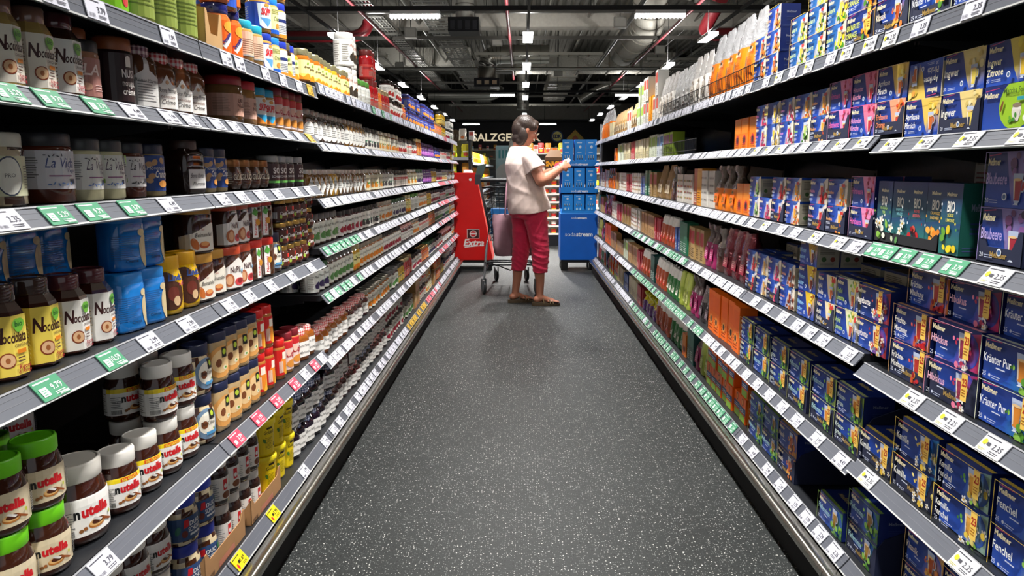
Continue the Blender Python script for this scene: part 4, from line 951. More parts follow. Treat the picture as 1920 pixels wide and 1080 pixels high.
def TAGLIST(side, n, i):
    rr = random.Random(side*100+i*10+ord(n[-1])); J = JN[side]; out = []
    if i < NB[side]:
        s = NEARTAGS['RB' if (n == 'B' and side > 0) else n]
        for k, t in enumerate(s.split()):
            pr = {'G': ['5.29', '5.29', '9.79', '3.79'], 'E': ['2.35']*4, 'Y': ['1.69', '2.99']*2, 'R': ['2.39', '2.99', '1.99', '2.99']}.get(t[0], PR)
            p = pr[k % len(pr)]
            if n == 'L4' and t[0] == 'G': p = ['9.79', '10.59'][k]
            if n == 'L4' and t[0] == 'W': p = '2.99'
            if n == 'L5' and k == 0: p = '3.79'
            if side > 0 and t[0] == 'G': p = '3.79'
            if side > 0 and t[0] == 'W': p = '2.35'
            out.append((float(t[1:]), t[0], p))
        return out
    y = J[i]+.06
    while y < J[i+1]-.05:
        k = 'W'
        if side < 0:
            if n in ('L4', 'L5') and i == 2: k = 'G' if rr.random() < .7 else 'W'
            if n in ('L3', 'L4', 'L5', 'L6') and i >= 6: k = 'R' if rr.random() < .6 else 'W'
            if n == 'L1' and i == 3: k = 'G' if rr.random() < .4 else 'S'
            if n == 'B' and i == 4: k = 'C'
            if n == 'B' and i == 5: k = 'R' if rr.random() < .6 else 'W'
            if n in ('L1', 'L2') and i >= 6: k = 'R' if rr.random() < .25 else 'W'
            if n in ('L1', 'L2') and k == 'W' and rr.random() < .5: k = 'S'
        else:
            if n == 'R5' and i in (2, 3, 4): k = 'G' if i > 2 or y > J[2]+.6 else 'W'
            if n == 'R4' and i in (3, 4): k = 'G' if rr.random() < .7 else 'W'
            if n == 'B' and i in (2, 3, 4): k = 'G' if rr.random() < .85 else 'W'
            if n in ('R1', 'R2', 'R3') and i < 2 and rr.random() < .5: k = 'E'
            if n in ('R1', 'R2', 'R3') and i > 4 and rr.random() < .5: k = 'S'
        out.append((y, k, rr.choice(PR)))
        y += rr.choice([.07, .075, .085, .085, .1, .13]) if i > 1 or side < 0 else rr.choice([.1, .13, .16])
    return out
for side in (-1, 1):
    for i in range(8): make_bay(side, i)

# ------------------------------------------------------------------ putting goods on the shelves
PUT = []
SPH = {'L1': 'top jar shelf', 'L2': 'second jar shelf', 'L3': 'third jar shelf', 'L4': 'fourth jar shelf', 'L5': 'fifth jar shelf', 'L6': 'sixth jar shelf', 'R1': 'top tea shelf', 'R2': 'second tea shelf', 'R3': 'third tea shelf', 'R4': 'fourth tea shelf', 'R5': 'fifth tea shelf'}
def put(side, sh, key, y, layer=0, row=0, rz=0, dx=0, z=None, dz=0, jit=True):
    K = KIND[key]
    if z is None: z = shelf_top(side, sh, y)+layer*(K['h']+.0006)+dz
    x = side*(XF[side]+.034+dx+row*(K['d']+.01)+K['d']/2)
    r = rz+(random.uniform(-28, -8) if jit and K['parts'] else random.uniform(-1.2, 1.2) if jit else 0)
    PUT.append([key, side, sh, x, y, z, r, layer, row])
def run(side, sh, y, items):
    # items: (key, facings, layers, rows, gap before, options)
    for it in items:
        key, n, lay, rows, gap = (tuple(it)+(1, 1, 1, 0))[:5] if len(it) < 5 else it[:5]
        o = it[5] if len(it) > 5 else {}
        K = KIND[key]; y += gap
        for k in range(n):
            yy = y+K['w']/2
            for r in range(rows):
                for l in range(lay if isinstance(lay, int) else lay[k % len(lay)]):
                    put(side, sh, key, yy, l, r, **o)
            y += K['w']+.006
    return y
def fill(side, sh, y0, y1, blocks, rows=1):
    y = y0; i = 0; rr = random.Random(ord(sh[-1])*7+side)
    while y < y1-.04:
        key, n, lay = blocks[i % len(blocks)][:3]; i += 1; K = KIND[key]
        for k in range(n):
            if y+K['w'] > y1: y = y1; break
            yy = y+K['w']/2
            J = JN[side]
            if any(abs(yy-j) < K['w']/2+.002 for j in J): y += .01; yy += .01
            l = lay-(1 if lay > 1 and rr.random() < .15 else 0)
            gz = 9
            # never taller than the gap to the next board
            names = [a for a, _, _ in SH[side][2]]
            zt = shelf_top(side, sh, yy)
            ups = [zz for a, zz, _ in SH[side][2 if yy > JN[side][NB[side]] else 1] if zz > zt]
            room = (min(ups)-.03-zt) if ups else 9
            while l > 1 and l*(K['h']+.001) > room: l -= 1
            if K['h'] > room: y += K['w']; continue
            for r in range(rows if yy < 5.2 else 1):
                for q in range(l): put(side, sh, key, yy, q, r, dx=rr.uniform(0, .012) if rows == 1 else 0)
            y += K['w']+.005
# jar side, close bays
run(-1, 'L1', .98, [('lim', 2, 1, 1, 0), ('lim', 1, 1, 1, .28), ('olv', 3, 1, 1, .004), ('trs', 1, 1, 1, .006), ('ovo', 2, 2, 1, .01), ('krf', 2, 1, 1, .004), ('skib', 1, 3, 1, 0), ('crn', 1, 3, 1, 0), ('bpb', 1, 3, 1, 0), ('bpb', 1, 1, 1, .0)])
put(-1, 'L1', 'tubb', 2.11, 0, 0, dz=.126)
run(-1, 'L1', 2.56, [('hond', 1, 1, 2, 0), ('hong', 1, 1, 2, 0)])
run(-1, 'L2', .99, [('noc_l', 2, 1, 1, 0), ('noc_l', 1, 1, 1, .02), ('noc_l', 1, 1, 1, .01), ('noc_w', 1, 1, 1, 0)])
run(-1, 'L2', 1.375, [('pink', 1, 1, 1, 0), ('nus2', 1, 1, 1, -.045, dict(dx=.04)), ('nus', 1, 1, 1, .0), ('bms', 1, 1, 1, .002), ('bm', 3, 1, 1, .008)])
run(-1, 'L2', 1.95, [('erd', 1, 1, 1, 0, dict(dx=.09)), ('erd', 1, 1, 1, 0), ('erds', 1, 1, 1, .008), ('skit', 2, 1, 1, .008), ('prb', 4, 1, 1, .006)])
run(-1, 'L3', .93, [('pro', 1, 1, 1, 0), ('pro', 2, 1, 1, .01), ('lavb', 1, 1, 1, .03), ('lavl', 2, 1, 1, .0), ('lavd', 1, 1, 1, .004), ('cru', 1, 1, 1, .01)])
run(-1, 'L3', 1.775, [('bmd', 1, 1, 1, 0), ('cru', 2, 1, 1, .01), ('glu', 4, 1, 1, .03), ('nus', 0, 1, 1, 0), ('soj', 3, 1, 1, .02), ('soj', 1, 1, 1, .03)])
run(-1, 'L4', .92, [('noc_y', 1, 1, 1, 0), ('noc_y', 3, 1, 1, .004), ('noc_w', 2, 1, 1, .003), ('blu', 2, 1, 2, .012), ('lin', 2, 1, 2, .008)])
for y in (1.515, 1.6): put(-1, 'L4', 'blu', y, 1, 0, dx=.01)
for y in (1.14, 1.23, 1.32, 1.41):
    for l in (0, 1): put(-1, 'L4', 'blu', y, l, 0, dx=.1); PUT[-1][8] = 1
run(-1, 'L4', 1.9, [('mand', 1, 1, 1, 0)])
run(-1, 'L4', 1.81, [])
Y0 = run(-1, 'L4', 1.79, [('mand', 1, 2, 1, 0)])
PUT[:] = [p for p in PUT if not (p[0] == 'mand' and p[4] > 1.9)]
run(-1, 'L4', Y0, [('mand', 1, 1, 1, 0, dict(dx=.01)), ('nup', 2, 1, 1, .006), ('nud', 2, 1, 1, .006), ('duoc', 1, 1, 1, 0), ('cao', 4, 3, 1, .006), ('cao', 1, 3, 1, 0)])
for k in ('nup', 'nud'):
    for p in [p for p in PUT if p[0] == k and p[7] == 0]: put(-1, 'L4', k, p[4], 1, 0, rz=random.uniform(-12, 12))
run(-1, 'L5', .95, [('nutgreen', 3, 2, 2, 0), ('nutbig', 1, 1, 1, .01)])
run(-1, 'L5', 1.365, [('nutplain', 1, 1, 1, 0, dict(dx=.2)), ('nutplain', 1, 1, 1, -.09, dict(dx=.2, dz=.126))])
run(-1, 'L5', 1.375, [('nutella', 2, 1, 1, 0), ('nutella', 2, 2, 2, .002), ('duoc', 1, 2, 2, .004), ('beige', 4, 2, 2, .006), ('redpb', 2, 2, 1, .006)])
run(-1, 'L5', 2.33, [('redpb', 1, 1, 1, .02), ('prb', 2, 1, 1, .006), ('bmo', 2, 1, 1, .01)])
run(-1, 'B', 1.02, [('nutplain', 3, 2, 2, 0), ('nutplain', 3, 2, 2, .0), ('duos', 2, 2, 2, .05), ('gg', 4, 2, 2, .02), ('gold', 3, 2, 2, .06)])
for y, in ((1.72,),): pass
put(-1, 'B', 'trc', 1.81, 0, 0, dx=-.012, jit=False); put(-1, 'B', 'trc', 2.12, 0, 0, dx=-.012, jit=False)
# jar side, far bays
fill(-1, 'L1', 2.79, 8.7, [('hon', 4, 1), ('hong', 3, 1), ('hon', 3, 1), ('wtub', 2, 2), ('wht', 4, 1), ('tallr', 2, 2), ('org', 2, 1), ('red', 3, 1), ('wrd', 6, 2), ('orr', 2, 1), ('blw', 12, 2), ('blw', 10, 2), ('orr', 8, 1), ('yel', 5, 2), ('wf1', 5, 1), ('whb', 9, 2), ('crm', 3, 2)])
fill(-1, 'L2', 2.79, 8.7, [('dkr', 8, 1), ('ambr', 6, 1), ('whb', 2, 1), ('whb', 3, 1), ('crm', 4, 1), ('wf2', 5, 1), ('wrd', 4, 1), ('red2', 4, 1), ('wrd', 3, 1), ('org', 3, 1), ('prp', 12, 1), ('blw', 6, 1), ('red2', 8, 1), ('wf1', 6, 1), ('yel', 3, 1)])
fill(-1, 'L3', 2.79, 8.7, [('amb', 4, 1), ('gld', 2, 1), ('amb', 8, 1), ('crm', 6, 1), ('whb', 5, 1), ('red2', 8, 1), ('crm', 5, 1), ('wf3', 5, 1), ('prp', 8, 1), ('yel', 5, 1), ('wf1', 6, 1), ('crm', 5, 1)])
fill(-1, 'L4', 2.79, 8.7, [('wf4', 6, 1), ('wf1', 6, 1), ('whb', 6, 1), ('wf2', 6, 1), ('wf3', 7, 1), ('hong', 3, 1), ('wht', 5, 1), ('wf2', 6, 1), ('yel', 4, 1), ('wf1', 9, 1), ('red2', 7, 1)], 1)
fill(-1, 'L5', 2.79, 8.7, [('wf3', 3, 1), ('wf4', 6, 1), ('hong', 2, 1), ('wf2', 8, 1), ('wf1', 8, 1), ('bmr', 6, 1), ('wf2', 5, 1), ('red2', 8, 1), ('orr', 6, 1), ('wf4', 9, 1)], 2)
fill(-1, 'L6', 2.79, 8.7, [('bmo', 7, 2), ('bmr', 5, 2), ('wf2', 9, 2), ('wf4', 4, 2), ('yel', 3, 1), ('red', 5, 1), ('wf1', 6, 2), ('orr', 6, 1), ('wf3', 7, 2), ('wrd', 8, 2)], 1)
fill(-1, 'B', 2.46, 8.7, [('bmk', 7, 2), ('bmr', 6, 2), ('bmk', 4, 2), ('bmr', 5, 2), ('wf1', 8, 2), ('wf4', 7, 2), ('ksq', 3, 2), ('red2', 5, 2), ('crm', 5, 2), ('ksq', 3, 1), ('orr', 6, 2), ('yel', 4, 2), ('red2', 9, 2)], 1)
# tea side, close bay: (middle of the box as picked, kind, layers)
def teas(sh, lst, f=1.122):
    for y, keys, *o in lst:
        o = o[0] if o else {}; z0 = 0
        K0 = KIND[keys[0]]
        if o.get('tray'):
            tk = 'trw' if K0['w'] < .126 else 'trn' if K0['w'] < .139 else 'trb'
            put(1, sh, tk, y*f, 0, 0, dx=-.004, jit=False)
        for l, key in enumerate(keys):
            K = KIND[key]; zt = shelf_top(1, sh, y*f)+.0022
            put(1, sh, key, y*f, l, o.get('row', 0), z=zt+z0, dx=o.get('dx', 0), jit=True)
            PUT[-1][7] = l
            z0 += K['h']+.0006
        for r in range(1, o.get('rows', 1)):
            z0 = 0
            for l, key in enumerate(keys+[keys[-1]]*o.get('extra', 0)):
                K = KIND[key]; zt = shelf_top(1, sh, y*f)+.0022
                put(1, sh, key, y*f, l, 0, z=zt+z0, dx=o.get('dx', 0)+r*(K['d']+.004)); PUT[-1][7] = l; PUT[-1][8] = r
                z0 += K['h']+.0006
TN, TB, TK = dict(tray='trn', rows=2), dict(tray='trb', rows=2), {}
teas('R1', [(2.56, ['orb', 'orb', 'kla'][:2]), (2.435, ['orb']*3), (2.21, ['gtm', 'gtm']), (2.08, ['gtm', 'gtm', 'gtm']), (1.95, ['gtz', 'gtz']), (1.815, ['gto', 'gto'], dict(tray='trb')), (1.665, ['kla', 'kla'], dict(tray='trb')), (1.51, ['kpur', 'kpur'], dict(tray='trb')), (1.36, ['kpur', 'kpur']), (1.21, ['kla', 'kla'])])
teas('R2', [(2.51, ['wpk']*2), (2.395, ['wyl']*2), (2.27, ['wmg']*2), (2.145, ['wgr', 'wor']), (2.022, ['wor']*2, TN), (1.9, ['him']*2, TN), (1.767, ['hol']*2), (1.64, ['ero', 'apr'], dict(tray='trn')), (1.51, ['apr', 'aprf']), (1.38, ['ing', 'ing'], dict(tray='trb')), (1.25, ['mat', 'inz']), (1.12, ['ing', 'ing']), (.99, ['apr', 'apr'])])
teas('R3', [(2.545, ['wgr']*2), (2.43, ['wpk']), (2.31, ['wre']*2, dict(tray='trn')), (2.185, ['wor']*2), (2.0, ['wre']*2, TN), (1.88, ['wor']*2, TN), (1.74, ['him']*2, TN), (1.635, ['biob1']), (1.567, ['biob2']), (1.5, ['biob3']), (1.433, ['biob4']), (1.362, ['biob5'], dict(dx=-.012)), (1.23, ['ble']*2, TN), (1.1, ['ble']*2, TN)])
put(1, 'R3', 'trk', 1.535*1.122, 0, 0, dx=-.006, jit=False)
teas('R4', [(2.54, ['wre']*2, TN), (2.425, ['wva']*2, dict(rows=1)), (2.31, ['wpk']*2, dict(tray='trn')), (2.19, ['wbr']*2), (2.045, ['wsf']*3, dict(rows=2)), (1.91, ['wap']*2, TN), (1.787, ['wal']*2), (1.645, ['hage']*2, dict(rows=1)), (1.48, ['frm']*2, TB), (1.325, ['hib']*2, dict(tray='trb')), (1.175, ['kpur']*2), (1.03, ['kpur']*2)])
for y, k in ((1.48, 'frm'), (1.325, 'hib'), (1.175, 'kpur'), (1.03, 'kpur'), (1.6, 'hage')):
    put(1, 'R4', k, y*1.122, 2, 0, z=shelf_top(1, 'R4', y*1.122)+.0022+2*.0816, dx=.03 if k != 'hage' else .14); PUT[-1][7] = 2
put(1, 'R4', 'hage', 1.6*1.122, 1, 0, z=shelf_top(1, 'R4', 1.78)+.0022+.0816, dx=.14); put(1, 'R4', 'hage', 1.6*1.122, 0, 0, z=shelf_top(1, 'R4', 1.78)+.0022, dx=.14)
PUT[-2][8] = PUT[-1][8] = PUT[-3][8] = 1
for y in (2.5, 2.38, 1.93, 1.8):
    for l in range(2): put(1, 'R4', 'bak', y*1.122, l, 0, dx=.13); PUT[-1][8] = 1
teas('R5', [(2.55, ['kra']*2, dict(tray='trb')), (2.39, ['pfm']*2), (2.22, ['kra']*2, dict(tray='trb')), (2.06, ['pfm']*2, dict(tray='trb')), (1.885, ['pfm']*2, dict(tray='trb')), (1.73, ['kra']*2, dict(tray='trb')), (1.575, ['kam'], dict(tray='trb')), (1.42, ['kam']*2, dict(tray='trb', rows=2)), (1.262, ['kamf']*2, dict(rows=2)), (1.105, ['fen']*2, dict(rows=2)), (.96, ['fen']*2)])
put(1, 'R5', 'bak', 2.3*1.122, 0, 0, dz=.17, dx=.1)
teas('B', [(2.41, ['pfd']*2), (2.265, ['pfd']*2), (2.115, ['kla']*2, dict(rows=2, tray='trb')), (1.775, ['pfd'], dict(dx=-.01)), (1.62, ['pfd']*2, dict(tray='trb', rows=2)), (1.43, ['kla']*3, dict(dx=.04)), (1.275, ['kam']*3, dict(dx=.04)), (1.12, ['kam']*2, dict(dx=.04))])
# tea side, far bays
fill(1, 'R1', 2.96, 8.7, [('cbo', 2, 1), ('cbo', 1, 1), ('cbo', 2, 1), ('cbw', 3, 1), ('cbs', 4, 1), ('cbw', 4, 1), ('whx', 2, 2), ('yox', 2, 1), ('whx', 2, 2), ('gwx', 4, 2), ('cbk', 3, 1), ('whx', 2, 1), ('cbk', 5, 1), ('cbk', 4, 1), ('crx', 3, 1)])
fill(1, 'R2', 2.9, 8.7, [('otn', 3, 2), ('mrn', 1, 1), ('cbs', 0, 1), ('cle', 2, 1), ('cle', 2, 1), ('cbm', 7, 1), ('cbk', 0, 1), ('ppx', 3, 1), ('bwx', 3, 1), ('gwx', 4, 1), ('crx', 8, 1), ('mrx', 4, 1), ('crx', 5, 1), ('gwx', 5, 1)])
fill(1, 'R3', 2.93, 8.7, [('otn', 2, 2), ('cle', 3, 1), ('dtx', 2, 1), ('yox', 1, 1), ('orx', 1, 1), ('wpx', 5, 1), ('bea', 2, 1), ('cbk', 4, 1), ('rkx', 3, 1), ('dgx', 2, 1), ('blx', 3, 1), ('wpx', 6, 1), ('mrx', 5, 1), ('wpx', 6, 1), ('brx', 4, 1)])
fill(1, 'R4', 2.95, 8.7, [('mrn', 3, 1), ('bea', 1, 1), ('mag', 2, 1), ('rkx', 4, 1), ('dgx', 2, 1), ('blx', 2, 1), ('kwt', 5, 1), ('mrx', 3, 1), ('brx', 8, 1), ('wpx', 7, 1), ('rkx', 6, 1), ('mrx', 5, 1), ('wpx', 6, 1)])
fill(1, 'R5', 2.98, 8.7, [('obx', 3, 1), ('obx', 2, 1), ('gry', 2, 1), ('mag', 2, 1), ('ygr', 3, 1), ('grw', 4, 1), ('kwt', 4, 1), ('grx', 2, 1), ('kwt', 4, 1), ('mrx', 3, 1), ('brx', 7, 1), ('gwx', 4, 1), ('ksq', 4, 1), ('brx', 6, 1)])
fill(1, 'B', 2.86, 8.7, [('oct', 7, 2), ('ygr', 2, 1), ('mag', 1, 1), ('grx', 2, 1), ('otn', 1, 1), ('grw', 4, 1), ('kwt', 5, 1), ('yws', 6, 1), ('mrx', 4, 1), ('crx', 6, 1), ('blx', 4, 1), ('crx', 5, 1)])
# build one of each kind, then copy it for every place it is found in
_first = {}
ONES = 'zeroth first second third fourth fifth sixth seventh eighth ninth tenth eleventh twelfth thirteenth fourteenth fifteenth sixteenth seventeenth eighteenth nineteenth'.split()
TENS = {2: 'twent', 3: 'thirt', 4: 'fort', 5: 'fift', 6: 'sixt'}
def nth(n):
    if n < 20: return ONES[n]
    t, u = divmod(n, 10)
    return TENS[t]+('ieth' if u == 0 else 'y-'+ONES[u])
def nothing(): pass
def realise():
    by = {}
    for p in PUT: by.setdefault((p[0], p[1], p[2]), []).append(p)
    for (key, side, sh), lst in by.items():
        K = KIND[key]
        if key in ('trk', 'b5'): pass
        layers = len({p[7] for p in lst}) > 1; rows = len({p[8] for p in lst}) > 1
        sub = {}
        for p in lst: sub.setdefault((p[7], p[8]), []).append(p)
        for (l, r), q in sub.items():
            q.sort(key=lambda p: p[4])
            for n, p in enumerate(q):
                ph = SPH.get(sh) or ('bottom jar tray' if side < 0 else 'bottom tea tray')
                lab = K['desc']
                if len(q) > 1: lab += ', '+nth(n+1)+' along'
                if layers: lab += ', '+['lowest layer', 'second layer', 'third layer', 'fourth layer'][l]
                if rows: lab += [', front row', ', back row', ', rear row'][min(r, 2)]
                lab += ', '+ph
                _, _, _, x, y, z, rz = p[:7]
                far = y > 3.4
                fk = (key, far)
                rot = (0, 0, side*-pi/2+radians(rz))
                if fk not in _first:
                    me, parts = K['build'](K['parts'] and not far, K['name'])
                    o = link(K['name'], me)
                    kids = [link(a, b, o) for a, b in parts]
                    _first[fk] = (o, kids)
                else:
                    src, kids = _first[fk]
                    o = src.copy(); COL.objects.link(o)
                    for c in kids:
                        d = c.copy(); d.parent = o; COL.objects.link(d)
                o.location = (x, y, z); o.rotation_euler = rot
                o['label'] = lab; o['category'] = K['cat']; o['group'] = K['pl']+' on the '+ph
                if len(lst) == 1: del o['group']
realise()

# ------------------------------------------------------------------ the hall
def floor_mat():
    m = bpy.data.materials.new('speckled_floor'); m.use_nodes = True; nt = m.node_tree; L = nt.links; b = nt.nodes['Principled BSDF']
    tc = nt.nodes.new('ShaderNodeTexCoord')
    n1 = nt.nodes.new('ShaderNodeTexNoise'); n1.inputs['Scale'].default_value = 1.6; n1.inputs['Detail'].default_value = 5; L.new(tc.outputs['Object'], n1.inputs['Vector'])
    cr = nt.nodes.new('ShaderNodeValToRGB'); cr.color_ramp.elements[0].position = .3; cr.color_ramp.elements[0].color = (.0145, .0165, .016, 1); cr.color_ramp.elements[1].position = .75; cr.color_ramp.elements[1].color = (.0225, .025, .0245, 1)
    L.new(n1.outputs['Fac'], cr.inputs['Fac']); cur = cr.outputs['Color']
    for sc, th, dens, col in ((95, .15, .34, (.52, .51, .48)), (150, .2, .4, (.2, .21, .2)), (120, .3, .3, (.009, .01, .01))):
        v = nt.nodes.new('ShaderNodeTexVoronoi'); v.inputs['Scale'].default_value = sc; v.voronoi_dimensions = '2D'; L.new(tc.outputs['Object'], v.inputs['Vector'])
        sp = nt.nodes.new('ShaderNodeSeparateColor'); L.new(v.outputs['Color'], sp.inputs[0])
        thr = nt.nodes.new('ShaderNodeMath'); thr.operation = 'MULTIPLY'; thr.inputs[1].default_value = th*1.5; L.new(sp.outputs[1], thr.inputs[0])
        lt = nt.nodes.new('ShaderNodeMath'); lt.operation = 'LESS_THAN'; L.new(v.outputs['Distance'], lt.inputs[0]); L.new(thr.outputs[0], lt.inputs[1])
        on = nt.nodes.new('ShaderNodeMath'); on.operation = 'LESS_THAN'; on.inputs[1].default_value = dens; L.new(sp.outputs[0], on.inputs[0])
        mu = nt.nodes.new('ShaderNodeMath'); mu.operation = 'MULTIPLY'; L.new(lt.outputs[0], mu.inputs[0]); L.new(on.outputs[0], mu.inputs[1])
        mx = nt.nodes.new('ShaderNodeMix'); mx.data_type = 'RGBA'; L.new(mu.outputs[0], mx.inputs[0]); L.new(cur, mx.inputs[6]); mx.inputs[7].default_value = (*col, 1); cur = mx.outputs[2]
    L.new(cur, b.inputs['Base Color']); b.inputs['Roughness'].default_value = .5; b.inputs['Specular IOR Level'].default_value = .3
    n2 = nt.nodes.new('ShaderNodeTexNoise'); n2.inputs['Scale'].default_value = 180; L.new(tc.outputs['Object'], n2.inputs['Vector'])
    bp = nt.nodes.new('ShaderNodeBump'); bp.inputs['Strength'].default_value = .25; bp.inputs['Distance'].default_value = .003; L.new(n2.outputs['Fac'], bp.inputs['Height']); L.new(bp.outputs['Normal'], b.inputs['Normal'])
    return m
mb = MB(); mb.box(-14, 14, -7, 39, -.1, 0, '#3a3d3e'); mb.obj('floor', mats=[floor_mat()], kind='structure')
mb = MB()
xs = []; x = -14
while x < 14: xs += [(x, 0), (x+.09, 0), (x+.12, .06), (x+.2, .06)]; x += .23
pts = [(a, y, 5.5+b) for y in (-7, 39) for a, b in xs]; n = len(xs)
mb.add(pts, [(i, i+n, i+n+1, i+1) for i in range(n-1)], '#86837a', MATTE); mb.box(-14, 14, -7, 39, 5.6, 5.7, '#777', MATTE)
mb.obj('ceiling', kind='structure')
def slab(name, x0, x1, y0, y1, z0, z1, c, m=MATTE): mb = MB(); mb.box(x0, x1, y0, y1, z0, z1, c, m); return mb.obj(name, kind='structure')
slab('wall_back', -14, 14, 38, 38.3, 0, 3.62, '#3c3c40'); slab('trim_1', -14, 14, 37.7, 38.4, 3.62, 4.35, '#8f8b84')
slab('wall_back_upper', -14, 14, 38.4, 38.6, 4.35, 5.6, '#2a2a2c')
slab('wall_left', -14.3, -14, -7, 39, 0, 5.7, '#4a4a4c'); slab('wall_right', 14, 14.3, -7, 39, 0, 5.7, '#4a4a4c')
slab('ceiling_beam', -14, 14, 17.9, 18.4, 4.38, 4.72, '#9a968e'); slab('ceiling_beam_2', -14, 14, 27, 27.5, 4.5, 4.9, '#7a7770'); slab('ceiling_beam_3', -14, 14, 12.6, 13.0, 5.0, 5.5, '#57554f')
slab('column_1', 5.6, 6.3, 30, 30.7, 0, 5.5, '#1b1b1d')
for nm, x in (('ceiling_beam_4', -6.4), ('ceiling_beam_5', 6.6)): slab(nm, x-.15, x+.15, -7, 38, 4.9, 5.4, '#4a4843')
def thing(mb, name, cat, label, group=None, loc=None, **k):
    o = mb.obj(name, loc=loc or (0, 0, 0), **k); o['category'] = cat; o['label'] = label
    if group: o['group'] = group
    return o
# tracks and lamps
def lamp_unit(x, y, lab):
    r = bpy.data.objects.new('ceiling_lamp', None); COL.objects.link(r); r.location = (x, y, LAMP_Z); r['category'] = 'lamp'; r['label'] = lab; r['group'] = 'slim white ceiling lamps'
    mb = MB(); mb.box(-.085, .085, -.375, .375, -.03, .02, '#d9d9d6'); mb.tube([(0, 0, .02), (0, 0, 1.9)], .006, '#333', MATTE, 6); mb.obj('housing', r)
    mb = MB(); mb.box(-.078, .078, -.368, .368, -.034, -.0295, '#ffffff', EMIT); mb.box(-.0845, .0845, -.3755, -.375, -.03, .018, '#fff', EMIT); mb.obj('diffuser', r)
for xi, x in enumerate(LAMP_ROWS):
    for k in range(3 if xi != 1 else 0, 12):
        y = LAMP_Y0+LAMP_STEP*k
        if y > 37: continue
        lamp_unit(x, y, '%s slim ceiling lamp in the row %s' % (nth(k+1), ('over the jar side neighbour aisle', 'over the aisle centre', 'over the tea side neighbour aisle')[xi]))
    mb = MB(); mb.box(x-.02, x+.02, 3, 37, LAMP_Z+.03, LAMP_Z+.07, '#1a1a1b', MATTE)
    thing(mb, 'lamp_track', 'track', 'long black lamp track '+('above the jar side neighbour aisle', 'above the middle of the aisle', 'above the tea side neighbour aisle')[xi])
def linear_lamp(x, y, z, L_, lab):
    r = bpy.data.objects.new('linear_lamp', None); COL.objects.link(r); r.location = (x, y, z); r['category'] = 'lamp'; r['label'] = lab; r['group'] = 'linear lamps on the cross rails'
    mb = MB(); mb.box(-L_/2, L_/2, -.05, .05, -.01, .04, '#cfcfcc'); mb.obj('housing', r)
    mb = MB(); n = 26
    for k in range(n): a = -L_/2+L_*k/n; mb.box(a+.002, a+L_/n-.002, -.052, .05, -.06+.012*(k % 2), -.011, '#ffffff', EMIT)
    mb.obj('diffuser', r)
for y, z, xa, xb in ((11.1, 3.33, -1.51, 1.93), (22.2, 3.3, -.56, 3.0), (35, 3.24, -2.31, 1.16)):
    w_ = {11.1: .7, 22.2: .7, 35: .75}[y]
    d = {11.1: 'nearest', 22.2: 'second', 35: 'third'}[y].replace('nearest', 'first')
    linear_lamp(xa, y, z, w_, 'linear lamp on the %s cross rail, jar side' % d); linear_lamp(xb, y, z, w_, 'linear lamp on the %s cross rail, tea side' % d)
    mb = MB(); mb.box(-12, 12, y-.03, y+.03, z+.045, z+.105, '#101011', MATTE)
    for x in range(-11, 12, 2): mb.tube([(x, y, z+.1), (x, y, 5.49)], .008, '#222', MATTE, 5)
    thing(mb, 'cross_rail', 'rail', 'thin black cross rail hung under the ceiling, %s from the camera' % d)
for y in (14.2, 17.0, 25.5, 30):
    mb = MB(); mb.box(-12, 12, y-.03, y+.03, 3.95, 4.02, '#4e4c48', METAL)
    thing(mb, 'cross_rail', 'rail', 'grey metal cross strut under the ducts, %s one along' % {14.2: 'first', 17.0: 'second', 25.5: 'third', 30: 'fourth'}[y])
# pipes, trays and ducts
def pipe(path, r, c, name, lab, mt=PRINT, seg=10, cat='pipe', rings_=0, rc=None, hang=()):
    mb = MB()
    for q in hang: mb.tube([q, (q[0], q[1], 5.53)], .01, '#555', METAL, 5)
    mb.tube(path, r, c, mt, seg)
    if rings_:
        P = [Vector(p) for p in path]; tot = sum((b-a).length for a, b in zip(P, P[1:])); k = 0
        d = 0
        for a, b in zip(P, P[1:]):
            Ls = (b-a).length; t = 0
            while t < Ls:
                q = a+(b-a)*(t/Ls); e = q+(b-a).normalized()*.02
                mb.tube([q, e], r*1.05, rc or c, mt, seg); t += rings_
    return thing(mb, name, cat, lab)
SPR = '#6e2a30'
pipe([(-2.86, 2, 3.92), (-2.86, 37, 3.92)], .032, SPR, 'sprinkler_pipe', 'thin red sprinkler pipe running above the jar shelves', rings_=3, rc='#7c3a40')
pipe([(-.27, 2, 3.92), (-.27, 24, 3.92)], .032, SPR, 'sprinkler_pipe', 'thin red sprinkler pipe running over the middle of the aisle', rings_=3, rc='#7c3a40')
pipe([(2.95, 2, 3.92), (2.95, 37, 3.92)], .032, SPR, 'sprinkler_pipe', 'thin red sprinkler pipe running above the tea shelves', rings_=3, rc='#7c3a40')
def elbow(p0, p1, p2, r, n=7):
    a, b, c = map(Vector, (p0, p1, p2)); u = (a-b).normalized()*r; v = (c-b).normalized()*r; out = [p0]
    for i in range(n+1):
        t = i/n; out.append(tuple((b+u)*(1-t)**2+b*2*t*(1-t)+(b+v)*t*t))
    return out+[p2]
pipe(elbow((-12, 17.2, 4.05), (-3.35, 17.2, 4.05), (-3.35, 17.2, 5.3), .45), .125, '#7c1c24', 'red_water_main', 'thick dark red water main with an elbow, jar side')
pipe(elbow((12, 17.2, 4.08), (3.9, 17.2, 4.08), (3.9, 15.6, 4.5), .4), .14, '#7c1c24', 'red_water_main', 'thick dark red water main with an elbow, tea side')
